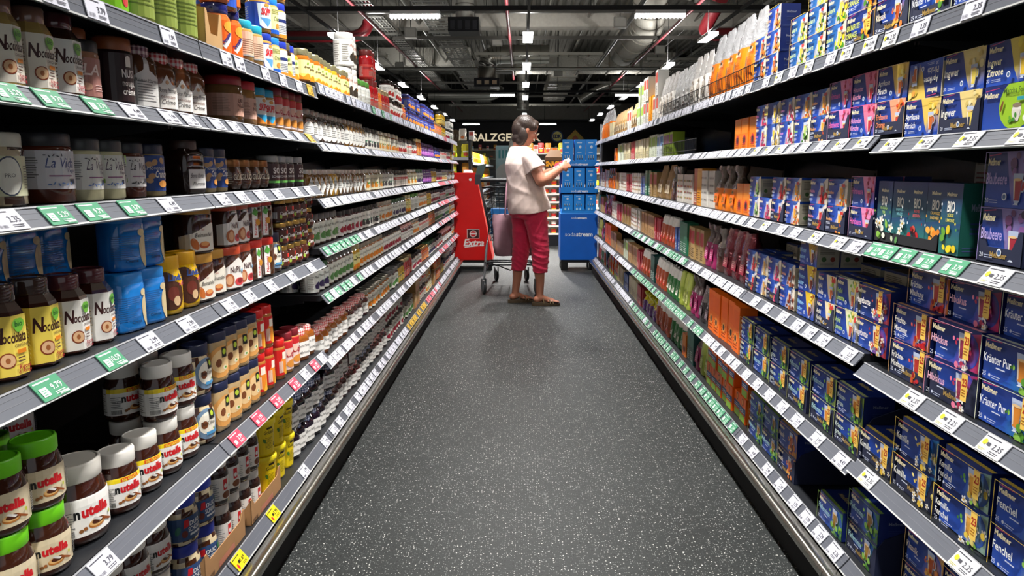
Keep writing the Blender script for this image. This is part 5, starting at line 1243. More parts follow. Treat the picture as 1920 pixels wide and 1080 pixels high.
def tray(x, z, y0, y1, w_, lab, dz=.07):
    mb = MB()
    for s in (-1, 1): mb.box(x+s*w_/2-.008, x+s*w_/2+.008, y0, y1, z, z+dz, '#a5a49e', METAL)
    n = int((y1-y0)/.3)
    for k in range(n): y = y0+.15+k*.3; mb.box(x-w_/2, x+w_/2, y-.02, y+.02, z, z+.018, '#a5a49e', METAL)
    for k in range(5): u = x-w_/2+.05+k*(w_-.1)/4; mb.box(u-.012, u+.012, y0, y1, z+.018, z+.04, ('#5b5b58', '#8b8a84', '#3c3c3c')[k % 3], PRINT)
    k = y0+1
    while k < y1:
        for s in (-1, 1): mb.tube([(x+s*(w_/2+.02), k, z-.03), (x+s*(w_/2+.02), k, 5.49)], .008, '#777', METAL, 5)
        mb.box(x-w_/2-.04, x+w_/2+.04, k-.02, k+.02, z-.05, z-.01, '#8d8c86', METAL); k += 2.1
    return thing(mb, 'cable_tray', 'tray', lab)
tray(-2.95, 4.2, 4, 36, .36, 'metal cable tray running above the jar shelves'); tray(-1.75, 4.24, 4, 36, .62, 'wide metal cable tray beside the flexible duct')
tray(4.9, 4.3, 4, 27, .4, 'metal cable tray far over on the tea side'); tray(-5.0, 4.22, 4, 36, .4, 'metal cable tray far over on the jar side')
SIL = '#a8a69f'
pipe([(-1.02, 14, 5.5), (-1.02, 14, 3.78)], .165, SIL, 'ventilation_duct', 'vertical ribbed grey duct ending in a black outlet', METAL, 20, 'duct', .12, '#6a6862')
mb = MB(); mb.box(-1.3, -.76, 13.75, 14.25, 3.56, 3.8, '#17171a', METAL)
for k in range(4): mb.box(-1.26+k*.13, -1.18+k*.13, 13.74, 13.76, 3.6, 3.74, '#2c2c30', METAL)
thing(mb, 'air_outlet', 'vent', 'black air outlet box under the vertical ribbed duct')
pipe(elbow((2.75, 17.0, 5.45), (2.75, 17.0, 4.32), (2.75, 21.5, 4.32), .8), .36, '#98958c', 'ventilation_duct', 'thick pale round duct pointing down the hall, tea side', MATTE, 28, 'duct', 1.2, '#8c897f')
pipe(elbow((-.93, 20.5, 3.53), (-.93, 20.5, 4.15), (.7, 20.5, 4.15), .35), .24, '#9a988f', 'ventilation_duct', 'bent silver duct curving down over the aisle', METAL, 20, 'duct', .35, '#6a6862')
mb = MB(); mb.box(-1.25, -.6, 20.2, 20.8, 3.3, 3.52, '#17171a', METAL)
for k in range(3): mb.box(-1.18+k*.2, -1.06+k*.2, 20.19, 20.21, 3.36, 3.46, '#b9a98c', PRINT)
thing(mb, 'air_outlet', 'vent', 'black air outlet with three slots under the bent silver duct')
def rduct(x0, x1, y0, y1, z0, z1, lab, c='#b9b6ac', ax=0):
    mb = MB(); mb.box(x0, x1, y0, y1, z0, z1, c, FOIL)
    for xx, yy in ((x0+.1, y0+.1), (x1-.1, y1-.1)): mb.tube([(xx, yy, z1), (xx, yy, 5.53)], .01, '#555', METAL, 5)
    n = int(((x1-x0) if ax == 0 else (y1-y0))/.9)
    for k in range(n+1):
        if ax == 0: a = x0+k*.9; mb.box(a-.015, a+.015, y0-.03, y1+.03, z0-.03, z1+.03, '#7f7c74', METAL)
        else: a = y0+k*.9; mb.box(x0-.03, x1+.03, a-.015, a+.015, z0-.03, z1+.03, '#7f7c74', METAL)
    return thing(mb, 'ventilation_duct', 'duct', lab)
rduct(-.2, 4.4, 22.6, 23.4, 4.0, 4.5, 'shiny rectangular duct crossing behind the round duct')
rduct(-9, -1.6, 24, 24.7, 4.37, 4.87, 'dull rectangular duct crossing behind the cable trays')
rduct(.9, 1.7, 23.5, 33, 4.04, 4.45, 'rectangular duct running toward the back wall', ax=1)
rduct(3.2, 9.5, 28, 28.8, 3.9, 4.5, 'rectangular duct near the dark column')
rduct(-4.6, -3.7, 28, 37, 4.7, 5.2, 'rectangular duct high over the jar side', ax=1)
pipe([(.02, 26, 5.5), (.02, 26, 3.15)], .2, '#b4b2aa', 'ventilation_duct', 'vertical silver flexible duct hanging behind the centre lamps', METAL, 18, 'duct', .12, '#85837c')
pipe(elbow((1.95, 26.5, 3.5), (2.9, 26.5, 4.1), (5.5, 26.5, 3.9), .6), .13, '#8e8c85', 'ventilation_duct', 'slim grey duct bending toward the column', METAL, 14, 'duct', hang=[(2.6, 26.5, 4.0), (4.6, 26.5, 3.95), (2.2, 26.5, 3.6)])
pipe(elbow((-3.4, 28.2, 3.85), (-.85, 28.2, 3.85), (-.85, 28.2, 5.2), .4), .2, '#8e8c85', 'ventilation_duct', 'grey elbow duct behind the cable trays', METAL, 14, 'duct')
pipe([(-9, 21, 3.85), (9, 21, 3.85)], .05, '#8a8983', 'conduit_pipe', 'slim grey conduit crossing under the ducts', METAL, 8)
pipe([(1.9, 12.5, 4.1), (3.6, 14.5, 4.1), (6, 15, 4.1)], .07, '#77756e', 'conduit_pipe', 'bent grey conduit beside the round duct', METAL, 8)
pipe([(-10, 15.5, 4.75), (10, 15.5, 4.75)], .06, '#6d6b65', 'conduit_pipe', 'slim grey conduit crossing close under the roof deck', METAL, 8)

for i, (x, z) in enumerate(((-4.0, 4.35), (-2.35, 4.45), (-1.1, 4.62), (.6, 4.7), (1.5, 4.6), (2.1, 4.05), (3.9, 4.5), (6.0, 4.4), (-6.0, 4.4))):
    pipe([(x, 3, z), (x, 36, z)], .022+.012*(i % 3), ('#6f6d66', '#8f8d86', '#4a4944')[i % 3], 'conduit_pipe', 'slim conduit running down the hall, %s counted from the jar side wall' % nth([2, 3, 4, 5, 6, 7, 8, 9, 1][i]), METAL, 7)
for i, (x, y, z) in enumerate(((.6, 13.2, 4.2), (1.9, 15.4, 3.9), (-.6, 18.8, 4.1), (3.4, 19.5, 4.0), (-2.3, 16.2, 3.85), (-3.5, 22.3, 4.0), (1.0, 21.8, 3.75), (4.4, 24.5, 3.9))):
    mb = MB(); mb.box(-.12, .12, -.08, .08, 0, .2, '#8c8a84'); mb.box(-.1, .1, -.082, -.08, .02, .18, '#a5a39c'); mb.tube([(0, 0, .2), (0, 0, 5.48-z)], .01, '#555', METAL, 5)
    thing(mb, 'junction_box', 'box', 'small grey junction box hanging under the ceiling, %s from the camera' % nth([1, 2, 4, 5, 3, 7, 6, 8][i]), 'junction boxes under the ceiling', loc=(x, y, z))
for i, (x0, x1, y, z) in enumerate(((-1.2, 2.0, 19.6, 4.0), (-4.6, -3.3, 18.9, 3.9), (3.2, 8, 20.2, 3.95), (-3, 4, 31.5, 3.75))):
    mb = MB()
    for s in (0, .28): mb.box(x0, x1, y+s, y+s+.03, z, z+.07, '#9b998f', METAL)
    for k in range(int((x1-x0)/.25)): mb.box(x0+.1+k*.25, x0+.13+k*.25, y, y+.3, z, z+.015, '#9b998f', METAL)
    for xx in (x0+.3, x1-.3): mb.tube([(xx, y+.15, z), (xx, y+.15, 5.48)], .01, '#666', METAL, 5)
    thing(mb, 'cable_tray', 'tray', 'short cross-running cable tray, %s from the camera' % nth([2, 1, 3, 4][i]))

# ------------------------------------------------------------------ displays at the end of the aisle
def disp_legs(mb, x0, x1, y0, y1, h=.125, c='#0d0d0e'):
    mb.box(x0+.01, x1-.01, y0+.01, y1-.01, h-.035, h, c, PRINT)
    for xa in (x0+.012, x1-.092):
        for ya in (y0+.01, y1-.11): mb.box(xa, xa+.08, ya, ya+.1, 0, h-.035, c, PRINT)
r = bpy.data.objects.new('promotion_display', None); COL.objects.link(r); r.location = (-.56, 9.04, 0); r['category'] = 'display'; r['label'] = 'red cardboard promotion display with white Extra lettering beside the jar shelves'
X0, XT, XB, YF, YB, Z0, Z1 = -.42, .03, .22, -.27, .25, .125, 1.125
mb = MB(); mb.add([(X0, YF, Z0), (XB, YF, Z0), (XT, YF, Z1), (X0, YF, Z1), (X0, YB, Z0), (XB, YB, Z0), (XT, YB, Z1), (X0, YB, Z1)], [(0, 1, 2, 3), (7, 6, 5, 4), (1, 5, 6, 2), (0, 3, 7, 4), (3, 2, 6, 7), (0, 4, 5, 1)], ['#d2100e', '#d2100e', '#e23a30', '#c00f0d', '#d2100e', '#a00'], PRINT)  # shading put into the face colours, with a paler highlight on the slope
mb.box(X0, XT, YF+.02, YF+.03, Z1-.01, Z1+.006, '#e23a30')
mb.obj('card_body', r)
mb = MB(); A = Art(mb, .6, 1.0, lambda u, v, o: (X0+u, YF-o, Z0+v), base=2)
A.rect(.57, .25, .81, .36, '#cfc4c0'); A.rect(.58, .256, .8, .354, '#3a0e0c'); A.ell(.69, .305, .042, .042, '#cfc4c0'); A.ell(.69, .305, .032, .032, '#c8141a'); A.rect(.62, .297, .76, .314, '#e8dcd8')
A.text('Extra', .5, .165, .08, '#f2ece8', .03, .25, sx=1.0); A.poly([(.52, .145), (.84, .165), (.84, .172), (.52, .155)], '#f2ece8')
mb.obj('lettering', r)
mb = MB(); mb.lathe([(.016, 0, '#eee'), (.016, .004, '#eee')], 14, PRINT); mb.obj('white_button', r, (-.035, YF-.001, Z1-.072), (pi/2, 0, 0))
mb = MB(); disp_legs(mb, X0, XB, YF, YB); mb.obj('pallet', r)
mb = MB(); mb.lathe([(.06, 0, '#e8e0dc'), (.055, .02, '#e8e0dc'), (.035, .035, '#d8343a'), (.005, .04, '#e8e0dc')], 20, PRINT); mb.obj('round_topper', r, (-.07, -.1, 1.126))
# soda display
r = bpy.data.objects.new('drink_display', None); COL.objects.link(r); r.location = (.66, 9.0, 0); r['category'] = 'display'; r['label'] = 'blue tiered cardboard drink-maker display with white lettering beside the tea shelves'
SB = '#0a5fc4'; SL = '#1b86e0'; SD = '#0a4c92'
w2, yf, yb = .215, -.2, .2
mb = MB(); mb.box(-w2, w2, yf, yb, .125, .66, SB); mb.box(-w2+.01, w2-.01, yf+.01, yb, .66, .70, SL)
mb.add([(-w2, yf, .655), (w2, yf, .655), (w2-.01, yf+.03, .7), (-w2+.01, yf+.03, .7)], [(0, 1, 2, 3)], SL); mb.obj('base_box', r)
def soda(mb, W, zc, s, yy):
    A = Art(mb, W, .12, lambda u, v, o: (u-W/2, yy-o, zc-.06+v), base=3)
    V, T, w1 = text2d('soda', 0); V2, T2, w2_ = text2d('stream', .03); sz = s/.72; k = (w1*sz)/W
    tot = (w1+w2_+.05)*sz/W; A.text('soda', .5-tot/2, .3, s/.12, '#dfeaf6', 0); A.text('stream', .5-tot/2+(w1+.05)*sz/W, .3, s/.12, '#f4f8fc', .03)
mb = MB(); soda(mb, .42, .425, .05, yf); soda(mb, .42, .625, .028, yf)
for i, z in enumerate((.93, 1.235)): soda(mb, .42, z+.002, .03, yf-.001)
mb.obj('lettering', r)
for i, z in enumerate((.89, 1.195)):
    mb = MB(); mb.box(-w2, w2, yf, yf+.004, z, z+.07, SL); mb.box(-w2, w2, yf, yb, z, z+.01, SB)
    for s in (-1, 1): mb.box(s*w2-.002, s*w2+.002, yf, yb, z, z+.06, SB); mb.box(s*(w2-.012)-.01, s*(w2-.012)+.01, yb-.05, yb-.03, z-.185 if i == 0 else z-.29, z, SD)
    mb.box(-w2+.01, w2-.01, yb-.01, yb, z-.2, z, SD); mb.obj('tray', r)
mb = MB(); disp_legs(mb, -w2, w2, yf, yb); mb.obj('pallet', r)
def a_soda(A):
    A.rect(0, 0, 1, 1, '#1c8eea'); A.ell(.5, .72, .06, .06, '#d8ecfa'); A.lines(.2, .86, .8, .94, 1, '#bfe0f6'); A.lines(.25, .5, .7, .56, 1, '#bfe0f6')
    for k in range(3): A.rect(.2+k*.22, .24, .3+k*.22, .4, '#0e2c50'); A.rect(.23+k*.22, .3, .27+k*.22, .42, '#d8ecfa')
    A.ell(.3, .08, .05, .08, '#9fd0f2'); A.ell(.6, .08, .03, .09, '#9fd0f2')
carton('sdb', 'tall blue drink-maker carton', .122, .24, .12, a_soda, 'own', name='drink_maker_box', col='#1272c8', edge=None)
me, _ = KIND['sdb']['build'](False, 'drink_maker_box'); first = None
for z, tn, hh in ((1.206, 'top', 1.25), (.901, 'middle', 1.18), (.702, 'lowest', .76)):
    for k in range(3):
        o = link('drink_maker_box', me, loc=(.66-.135+k*.135, 8.87+.0, z), rot=(0, 0, radians((-4, 3, -3)[k] if hh > 1.2 else 0))); 
        o.scale = (1, 1, hh)
        o['category'] = 'box'; o['label'] = 'tall blue carton, %s one in the %s tier of the blue display' % (nth(k+1), tn); o['group'] = 'blue cartons on the tiered display'

# ------------------------------------------------------------------ what stands beyond the aisle
def cat(o, c, l, g=None): o['category'] = c; o['label'] = l; o.__setitem__('group', g) if g else None; return o
# shelf block that carries on behind the jar side: end facing us and its aisle face
r = bpy.data.objects.new('snack_shelving', None); COL.objects.link(r); r.location = (-1.2, 12, 0); cat(r, 'shelf unit', 'black snack shelving block behind the red display')
mb = MB(); mb.box(-.4, .4, .35, .38, 0, 1.62, '#111', DARK); mb.box(.36, .4, .0, .03, 0, 1.63, '#191919', DARK); mb.box(-.4, .4, .38, 9, 0, .1, '#111', DARK); mb.box(-.02, .02, .38, 9, 0, 1.6, '#111', DARK); mb.obj('frame', r)
for z in (.12, .5, .82, 1.06, 1.35):
    mb = MB(); mb.box(-.4, .4, 0, .35, z-.02, z, '#222', DARK); mb.box(-.4, .36, -.012, 0, z-.035, z+.008, '#9a9ca0'); mb.obj('shelf', r)
for z in (.15, .45, .75, 1.0, 1.28):
    mb = MB(); mb.box(.02, .4, .4, 9, z-.02, z, '#222', DARK); mb.box(.4, .41, .4, 9, z-.035, z+.008, '#a9aeb8'); mb.obj('shelf', r)
def a_chip(c2): return lambda A: [A.ell(.5, .4, .3, .26, c2), A.rect(.1, .68, .9, .86, '#f4efdc'), A.text('Chips', .5, .7, .1, '#333', .02, al='c')]
bag('chy', 'crisp_bag', 'yellow-green crisp bag', .13, .07, .2, '#c8cc1c', '#d4c81e', .6, a_chip('#c8402a'), mat2=PRINT, seed=31)
bag('cho', 'crisp_bag', 'orange crisp bag', .13, .07, .2, '#e8902a', '#e8a23a', .6, a_chip('#a82a1c'), mat2=PRINT, seed=33)
bag('chr', 'crisp_bag', 'red crisp bag', .13, .07, .2, '#c2242a', '#c83a34', .6, a_chip('#f0c83a'), mat2=PRINT, seed=35)
bag('chw', 'crisp_bag', 'pale crisp bag', .13, .07, .2, '#dcd6c8', '#e2dccc', .6, a_chip('#d8742a'), mat2=PRINT, seed=37)
CM = {k: KIND[k]['build'](False, KIND[k]['name'])[0] for k in ('chy', 'cho', 'chr', 'chw', 'wpx', 'whx', 'crx', 'oct', 'bwx', 'yws')}
def goods(key, x, y, z, rz, lab, grp, sc=1):
    K = KIND[key]; o = link(K['name'], CM[key], loc=(x, y, z), rot=(0, 0, radians(rz))); o.scale = (sc,)*3; return cat(o, K['cat'], lab, grp)
for j, (z, ks) in enumerate(((1.35, ('chy', 'chy')), (1.06, ('chy', 'cho')), (.82, ('chr', 'chw')))):
    for k in range(4): goods(ks[k % 2], -1.52+k*.21, 12.14, z+.003, 0, '%s, %s along the %s board of the snack shelving end' % (KIND[ks[k % 2]]['desc'], nth(k+1), ('upper', 'middle', 'lower')[j]), 'bags on the snack shelving end', 1.05)
lvl = (('chw', 'cho', 'chy'), ('chy', 'cho', 'cho'), ('cho', 'chw', 'chr'), ('chr', 'chw', 'cho'))
for j, z in enumerate((1.28, 1.0, .75, .45)):
    for k in range(26):
        key = lvl[j][(k//4) % 3]
        goods(key, -.9, 12.62+k*.32, z+.003, 90, '%s, %s along the %s aisle board behind the red display' % (KIND[key]['desc'], nth(k+1), ('top', 'second', 'third', 'fourth')[j]), 'bags along the snack shelving', 1.05)
for k in range(6): goods('whx' if k % 2 else 'chw', -1.5+k*.14, 12.18, 1.625, 0, 'pale packet standing on top of the snack shelving, %s along' % nth(k+1), 'packets on top of the snack shelving', .9) if k > 3 else None
mb = MB(); mb.box(-.72, -.24, 21.0, 21.5, 0, 1.05, '#2a3a44'); mb.box(-.72, -.24, 21.0, 21.05, .8, 1.8, '#c4ecf4'); mb.box(-.74, -.2, 21.5, 21.6, 0, 1.84, '#cfe4ea')
A = Art(mb, .48, 1.0, lambda u, v, o: (-.72+u, 21.0-o, .8+v), base=2); A.ell(.6, .25, .3, .3, '#e9eef0'); 
for k in range(4): A.rect(.15+k*.2, .68, .27+k*.2, .9, '#58b8c4')
cat(mb.obj('chiller_display'), 'display', 'pale blue chiller display with white wave behind the trolley')
mb = MB()
for i in range(24):
    a0, a1 = 2*pi*i/24, 2*pi*(i+1)/24
pts = []
for i in range(20):
    t = i/19; wv = .1+.04*sin(t*9); pts.append((wv, t))
mb = MB(); mb.lathe([(.12, 1.2, '#d8dcd4'), (.17, 1.3, '#d8dcd4'), (.19, 1.7, '#e4e8e0'), (.15, 1.95, '#d8dcd4'), (.02, 2.02, '#d8dcd4')], 16, FOIL, sy=.6); mb.tube([(0, 0, 0), (0, 0, 1.25)], .02, '#888'); mb.box(-.2, .2, -.15, .15, 0, .03, '#666')
cat(mb.obj('inflatable_promotion_figure', loc=(-.16, 19.5, 0)), 'promotion figure', 'pale translucent promotion stand rising behind the trolley')
# cup shelf seen between the shopper and the blue display
r = bpy.data.objects.new('cup_display', None); COL.objects.link(r); r.location = (.62, 11.9, 0); cat(r, 'display', 'white wire display stacked with red and yellow noodle cups')
mb = MB(); mb.box(-.3, .5, -.2, .3, 0, .16, '#141416'); mb.box(-.3, .5, .28, .3, .16, 1.2, '#e8e4dc'); mb.obj('frame', r)
ZC = [.17+.122*i for i in range(8)]
for z in ZC: mb = MB(); mb.box(-.3, .5, -.2, .28, z, z+.012, '#e6e2da'); mb.box(-.3, .5, -.205, -.2, z, z+.03, '#efe9e0'); mb.obj('shelf', r)
def cup(c1, c2):
    mb = MB(); mb.lathe([(.036, 0, c2), (.04, .03, c1), (.045, .075, c2), (.047, .085, '#eee'), (.047, .09, '#e9c84a')], 14, PRINT); return mb.mesh('noodle_cup')
CU = [('red', cup('#f0e8dc', '#d0282a')), ('yellow', cup('#d8402a', '#eec23a')), ('white', cup('#d83a34', '#efe6da'))]
for i, z in enumerate(ZC):
    for k in range(6):
        cn, m_ = CU[(i*2+k) % 3]
        cat(link('noodle_cup', m_, loc=(.37+k*.12, 11.77, z+.0125)), 'cup', '%s noodle cup, %s along the %s board of the cup display' % (cn, nth(k+1), nth(i+1)), 'noodle cups on the white display')
mb = MB(); mb.box(-.13, .13, 0, .12, 0, .19, '#6a4a2c'); mb.add([(-.13, 0, .19), (.13, 0, .19), (.1, .1, .3), (-.06, .1, .3)], [(0, 1, 2, 3)], '#7a5632')
A = Art(mb, .26, .19, flat_map(.26, 0), base=2); A.rect(0, .2, 1, .75, '#3a2412'); A.text('SNACK', .5, .28, .4, '#f2a41c', .05, al='c', maxw=.92)
cat(mb.obj('snack_carton', loc=(.48, 11.72, 1.165)), 'carton', 'brown SNACK carton on top of the cup display')
for k, (key, x, z) in enumerate((('chr', .38, 1.502), ('cho', .52, 1.502), ('oct', .66, 1.502), ('whx', .28, 1.502), ('cho', .16, 1.502), ('chy', .8, 1.502), ('bwx', .92, 1.502))): goods(key, x, 15.6, z, 0, '%s, %s on the high board behind the shopper' % (KIND[key]['desc'], nth(k+1)), 'bright packs behind the shopper')
mb = MB(); mb.box(.02, 1.6, 15.4, 15.9, 0, .1, '#222'); mb.box(.02, 1.6, 15.85, 15.9, .1, 1.62, '#6c665c')
for z in (.4, .75, 1.1, 1.36, 1.5): mb.box(.02, 1.6, 15.42, 15.85, z-.025, z, '#b8b4ac')
cat(mb.obj('promotion_shelving'), 'shelf unit', 'pale promotion shelving directly behind the shopper')
for j, z in enumerate((.4, .75, 1.1)):
    for k in range(11):
        key = ('chr', 'cho', 'whx', 'oct', 'chy', 'crx')[(k*5+j*2) % 6]
        goods(key, .1+k*.14, 15.56, z+.002, 0, '%s, %s along the %s board behind the shopper' % (KIND[key]['desc'], nth(k+1), ('low', 'middle', 'high')[j]), 'packs on the pale promotion shelving')
# signs on the far wall
mb = MB(); A = Art(mb, 5, .6, lambda u, v, o: (-2.45+u, 37.99-o*20, 2.52+v), base=1, mat=EMIT); A.text('SALZGEBÄCK', 0, .1, .62, '#4c463a', .018, sx=1.06)
cat(mb.obj('wall_lettering'), 'sign', 'large cream SALZGEBÄCK lettering on the dark far wall')
def disc(name, x, z, rad, c, art, lab):
    mb = MB(); n = 28
    R = [[(x+rad*cos(2*pi*i/n), y, z+rad*sin(2*pi*i/n)) for i in range(n)] for y in (37.99, 37.93)]
    rings(mb, R, c, PRINT, smooth=False); A = Art(mb, 2*rad, 2*rad, lambda u, v, o: (x-rad+u, 37.93-o*20, z-rad+v), base=1); art(A); return cat(mb.obj(name), 'sign', lab)
disc('round_sign', -3.28, 2.83, .3, '#d2b48c', lambda A: [A.ell(.5, .5, .42, .42, '#c9a67c', 24), A.poly([(.5, .75), (.72, .5), (.5, .25), (.28, .5)], '#e6d2b4'), A.rect(.46, .3, .54, .7, '#a88458')], 'round beige sign on the far wall above the red display')
disc('round_sign', 1.72, 2.8, .29, '#2c4a86', lambda A: [A.ell(.5, .5, .4, .4, '#fff08a', 24), A.text('EDK', .5, .36, .3, '#2a3a5a', .05, al='c', maxw=.7)], 'round yellow and blue EDK sign on the far wall')
mb = MB(); mb.box(-.3, .3, -.03, .03, -.3, .3, '#f4b83a'); A = Art(mb, .6, .6, lambda u, v, o: (u-.3, -.03-o*20, v-.3), base=1); A.rect(.1, .1, .9, .9, '#e8c23a'); A.rect(.3, .3, .7, .7, '#d8682a')
cat(mb.obj('diamond_sign', loc=(2.6, 37.95, 2.7), rot=(0, pi/4, 0)), 'sign', 'yellow diamond sign on the far wall above the blue display')
mb = MB(); mb.box(-5, 5, 36.2, 37.6, 0, 1.2, '#3a3a3c'); 
for z in (.6, 1.2, 1.7, 2.1): mb.box(-5, 5, 36.4, 37.6, z-.03, z, '#c9c2b4')
mb.box(-5, 5, 37.6, 37.65, 0, 2.2, '#b8ad98'); cat(mb.obj('wall_shelving'), 'shelf unit', 'long pale shelving along the far wall under the lettering')
for k in range(34):
    key = ('whx', 'chr', 'bwx', 'oct', 'chy', 'crx', 'cho')[(k*3) % 7]
    goods(key, -2.9+k*.18, 36.6, 2.101 if k % 2 else 1.701, 0, '%s, %s along the far wall shelving' % (KIND[key]['desc'], nth(k+1)), 'packs on the far wall shelving', 1.25)

# ------------------------------------------------------------------ shopping trolley
BK = '#17181a'; CH = '#8a8d90'
r = bpy.data.objects.new('shopping_trolley', None); COL.objects.link(r); r.location = (-.11, 7.5, 0); cat(r, 'trolley', 'dark wire shopping trolley standing behind the shopper')
mb = MB()
for s in (-1, 1):
    mb.tube([(s*.25, -.4, .13), (s*.245, -.4, .2), (s*.225, -.34, .45), (s*.2, -.3, .62), (s*.27, -.44, .98), (s*.28, -.5, 1.06)], .013, CH, METAL, 8)
    mb.tube([(s*.24, -.4, .22), (s*.2, 0, .26), (s*.16, .48, .2)], .011, BK, METAL, 6)
    mb.tube([(s*.24, -.4, .3), (s*.1, -.38, .26), (s*.0, -.37, .22)], .006, BK, METAL, 5)
for y, z in ((-.38, .3), (-.2, .25), (0, .27), (.2, .25), (.45, .22)): mb.tube([(-.22, y, z), (.22, y, z)], .006, BK, METAL, 5)
for x in (-.18, -.09, 0, .09, .18): mb.tube([(x, -.38, .3), (x*.8, .45, .22)], .004, BK, METAL, 5)
mb.obj('chassis', r)
mb = MB(); B0, B1 = .5, 1.0
def bk(u, v, t): # basket corners: u -1..1 across, v 0 rear..1 front, t 0..1 up
    wd = (.19+.07*t)*(1-.25*v); return (u*wd, -.34+v*(.78+.06*t)-(.06*t)*(1-v), B0+(B1-B0)*t+.03*v*(1-t))
for t in [i/8 for i in range(9)]:
    mb.tube([bk(-1, 0, t), bk(-1, 1, t), bk(1, 1, t), bk(1, 0, t)], .0035 if t < 1 else .007, BK, METAL, 5, closed=True)
for i in range(15): v = i/14; mb.tube([bk(-1, v, 1), bk(-1, v, 0), bk(1, v, 0), bk(1, v, 1)], .0025, BK, METAL, 4)
for i in range(8): u = -1+2*i/7; mb.tube([bk(u, 1, 1), bk(u, 1, 0), bk(u, 0, 0), bk(u, 0, 1)], .0025, BK, METAL, 4)
mb.obj('basket', r)
mb = MB(); mb.tube([(-.3, -.5, 1.07), (.3, -.5, 1.07)], .019, '#1a1b1e', PRINT, 12); mb.box(-.32, -.27, -.53, -.38, 1.03, 1.12, '#202226'); mb.box(.27, .32, -.53, -.38, 1.03, 1.12, '#202226')
mb.add([(-.33, -.44, 1.09), (-.26, -.44, 1.09), (-.22, -.42, 1.22), (-.3, -.42, 1.2), (-.33, -.42, 1.09), (-.26, -.42, 1.09), (-.22, -.4, 1.22), (-.3, -.4, 1.2)], [(0, 1, 2, 3), (7, 6, 5, 4), (0, 4, 5, 1), (1, 5, 6, 2), (2, 6, 7, 3), (3, 7, 4, 0)], '#1c2a26'); mb.obj('handle', r)
mb = MB(); mb.box(-.2, .2, .02, .3, .53, .78, '#17558c', PRINT); mb.obj('basket_contents', r)  # block of blue goods lying inside the basket
for s in (-1, 1):
    for y, f in ((-.4, .25), (.47, .16)):
        mb = MB(); R = []
        for k in range(3): pass
        mb.lathe([(.028, -.014, '#9a9ca0'), (.05, -.014, '#2c2d30'), (.062, -.009, '#1a1a1c'), (.062, .009, '#1a1a1c'), (.05, .014, '#2c2d30'), (.028, .014, '#9a9ca0')], 22, PRINT)
        wo = mb.obj('wheel', r, (s*f, y-.02, .063), (0, pi/2, radians(18)))
        mb = MB(); 
        for q in (-1, 1): mb.box(-.085, .012, -.018, .018, q*.019-.002, q*.019+.002, CH, METAL)
        mb.obj('fork', wo)
mb = MB(); R = []
for i, (z, w_, d_) in enumerate(((.0, .165, .05), (.03, .182, .068), (.1, .19, .066), (.16, .187, .068), (.23, .19, .055), (.3, .194, .045), (.345, .196, .03), (.37, .196, .022))):
    n = 24; ring = []
    for k in range(n):
        a = 2*pi*k/n; q = 1/(abs(cos(a))**4+abs(sin(a))**4)**.25
        ring.append((w_*q*cos(a)+.004*sin(i*2.1+k), d_*q*sin(a)*(1+.22*sin(k*1.7+i*1.1)), z+.01*sin(k*.9+1)*(i > 5)))
    R.append(ring)
rings(mb, R[:], '#8d6a74', MATTE, cap=True)
A = Art(mb, .26, .3, lambda u, v, o: (u-.13, -.074-o-.004, v+.02), base=1)
bagm = mb
o = mb.obj('shopping_bag', loc=(-.075, 6.92, .385), rot=(0, 0, radians(6))); cat(o, 'bag', 'dusty pink fabric shopping bag hanging from the trolley')
mb = MB()
for y in (-.02, .02): mb.tube([(-.08, y, .35), (-.075, y*.7, .5), (-.06, .03, .66), (.04, .03, .66), (.075, y*.7, .5), (.08, y, .35)], .008, '#8c6672', MATTE, 6)
mb.obj('strap', o)
mb = MB(); A = Art(mb, .2, .08, lambda u, v, o_: (u-.1, -.083-o_, v+.17)); A.text('A', .62, .2, .55, '#7c5866', .04); A.ell(.5, .7, .1, .1, '#7c5866'); mb.obj('bag_print', o)

mb = MB(); mb.box(-.035, .035, -.001, .001, -.055, .055, '#d9d6cc'); A = Art(mb, .07, .11, lambda u, v, o: (u-.035, -.001-o, v-.055), base=1); A.lines(.12, .6, .88, .92, 4, '#6f6c64'); A.lines(.12, .12, .88, .48, 3, '#8a3c34'); A.ell(.16, .9, .04, .04, '#3f7a4a')
mb.box(-.012, .012, -.002, .0, .052, .1, '#d9d6cc')
cat(mb.obj('information_card', loc=(1.312, 2.2, 1.165), rot=(0, 0, -pi/2)), 'card', 'white information card on the back panel above the tall organic tea boxes')

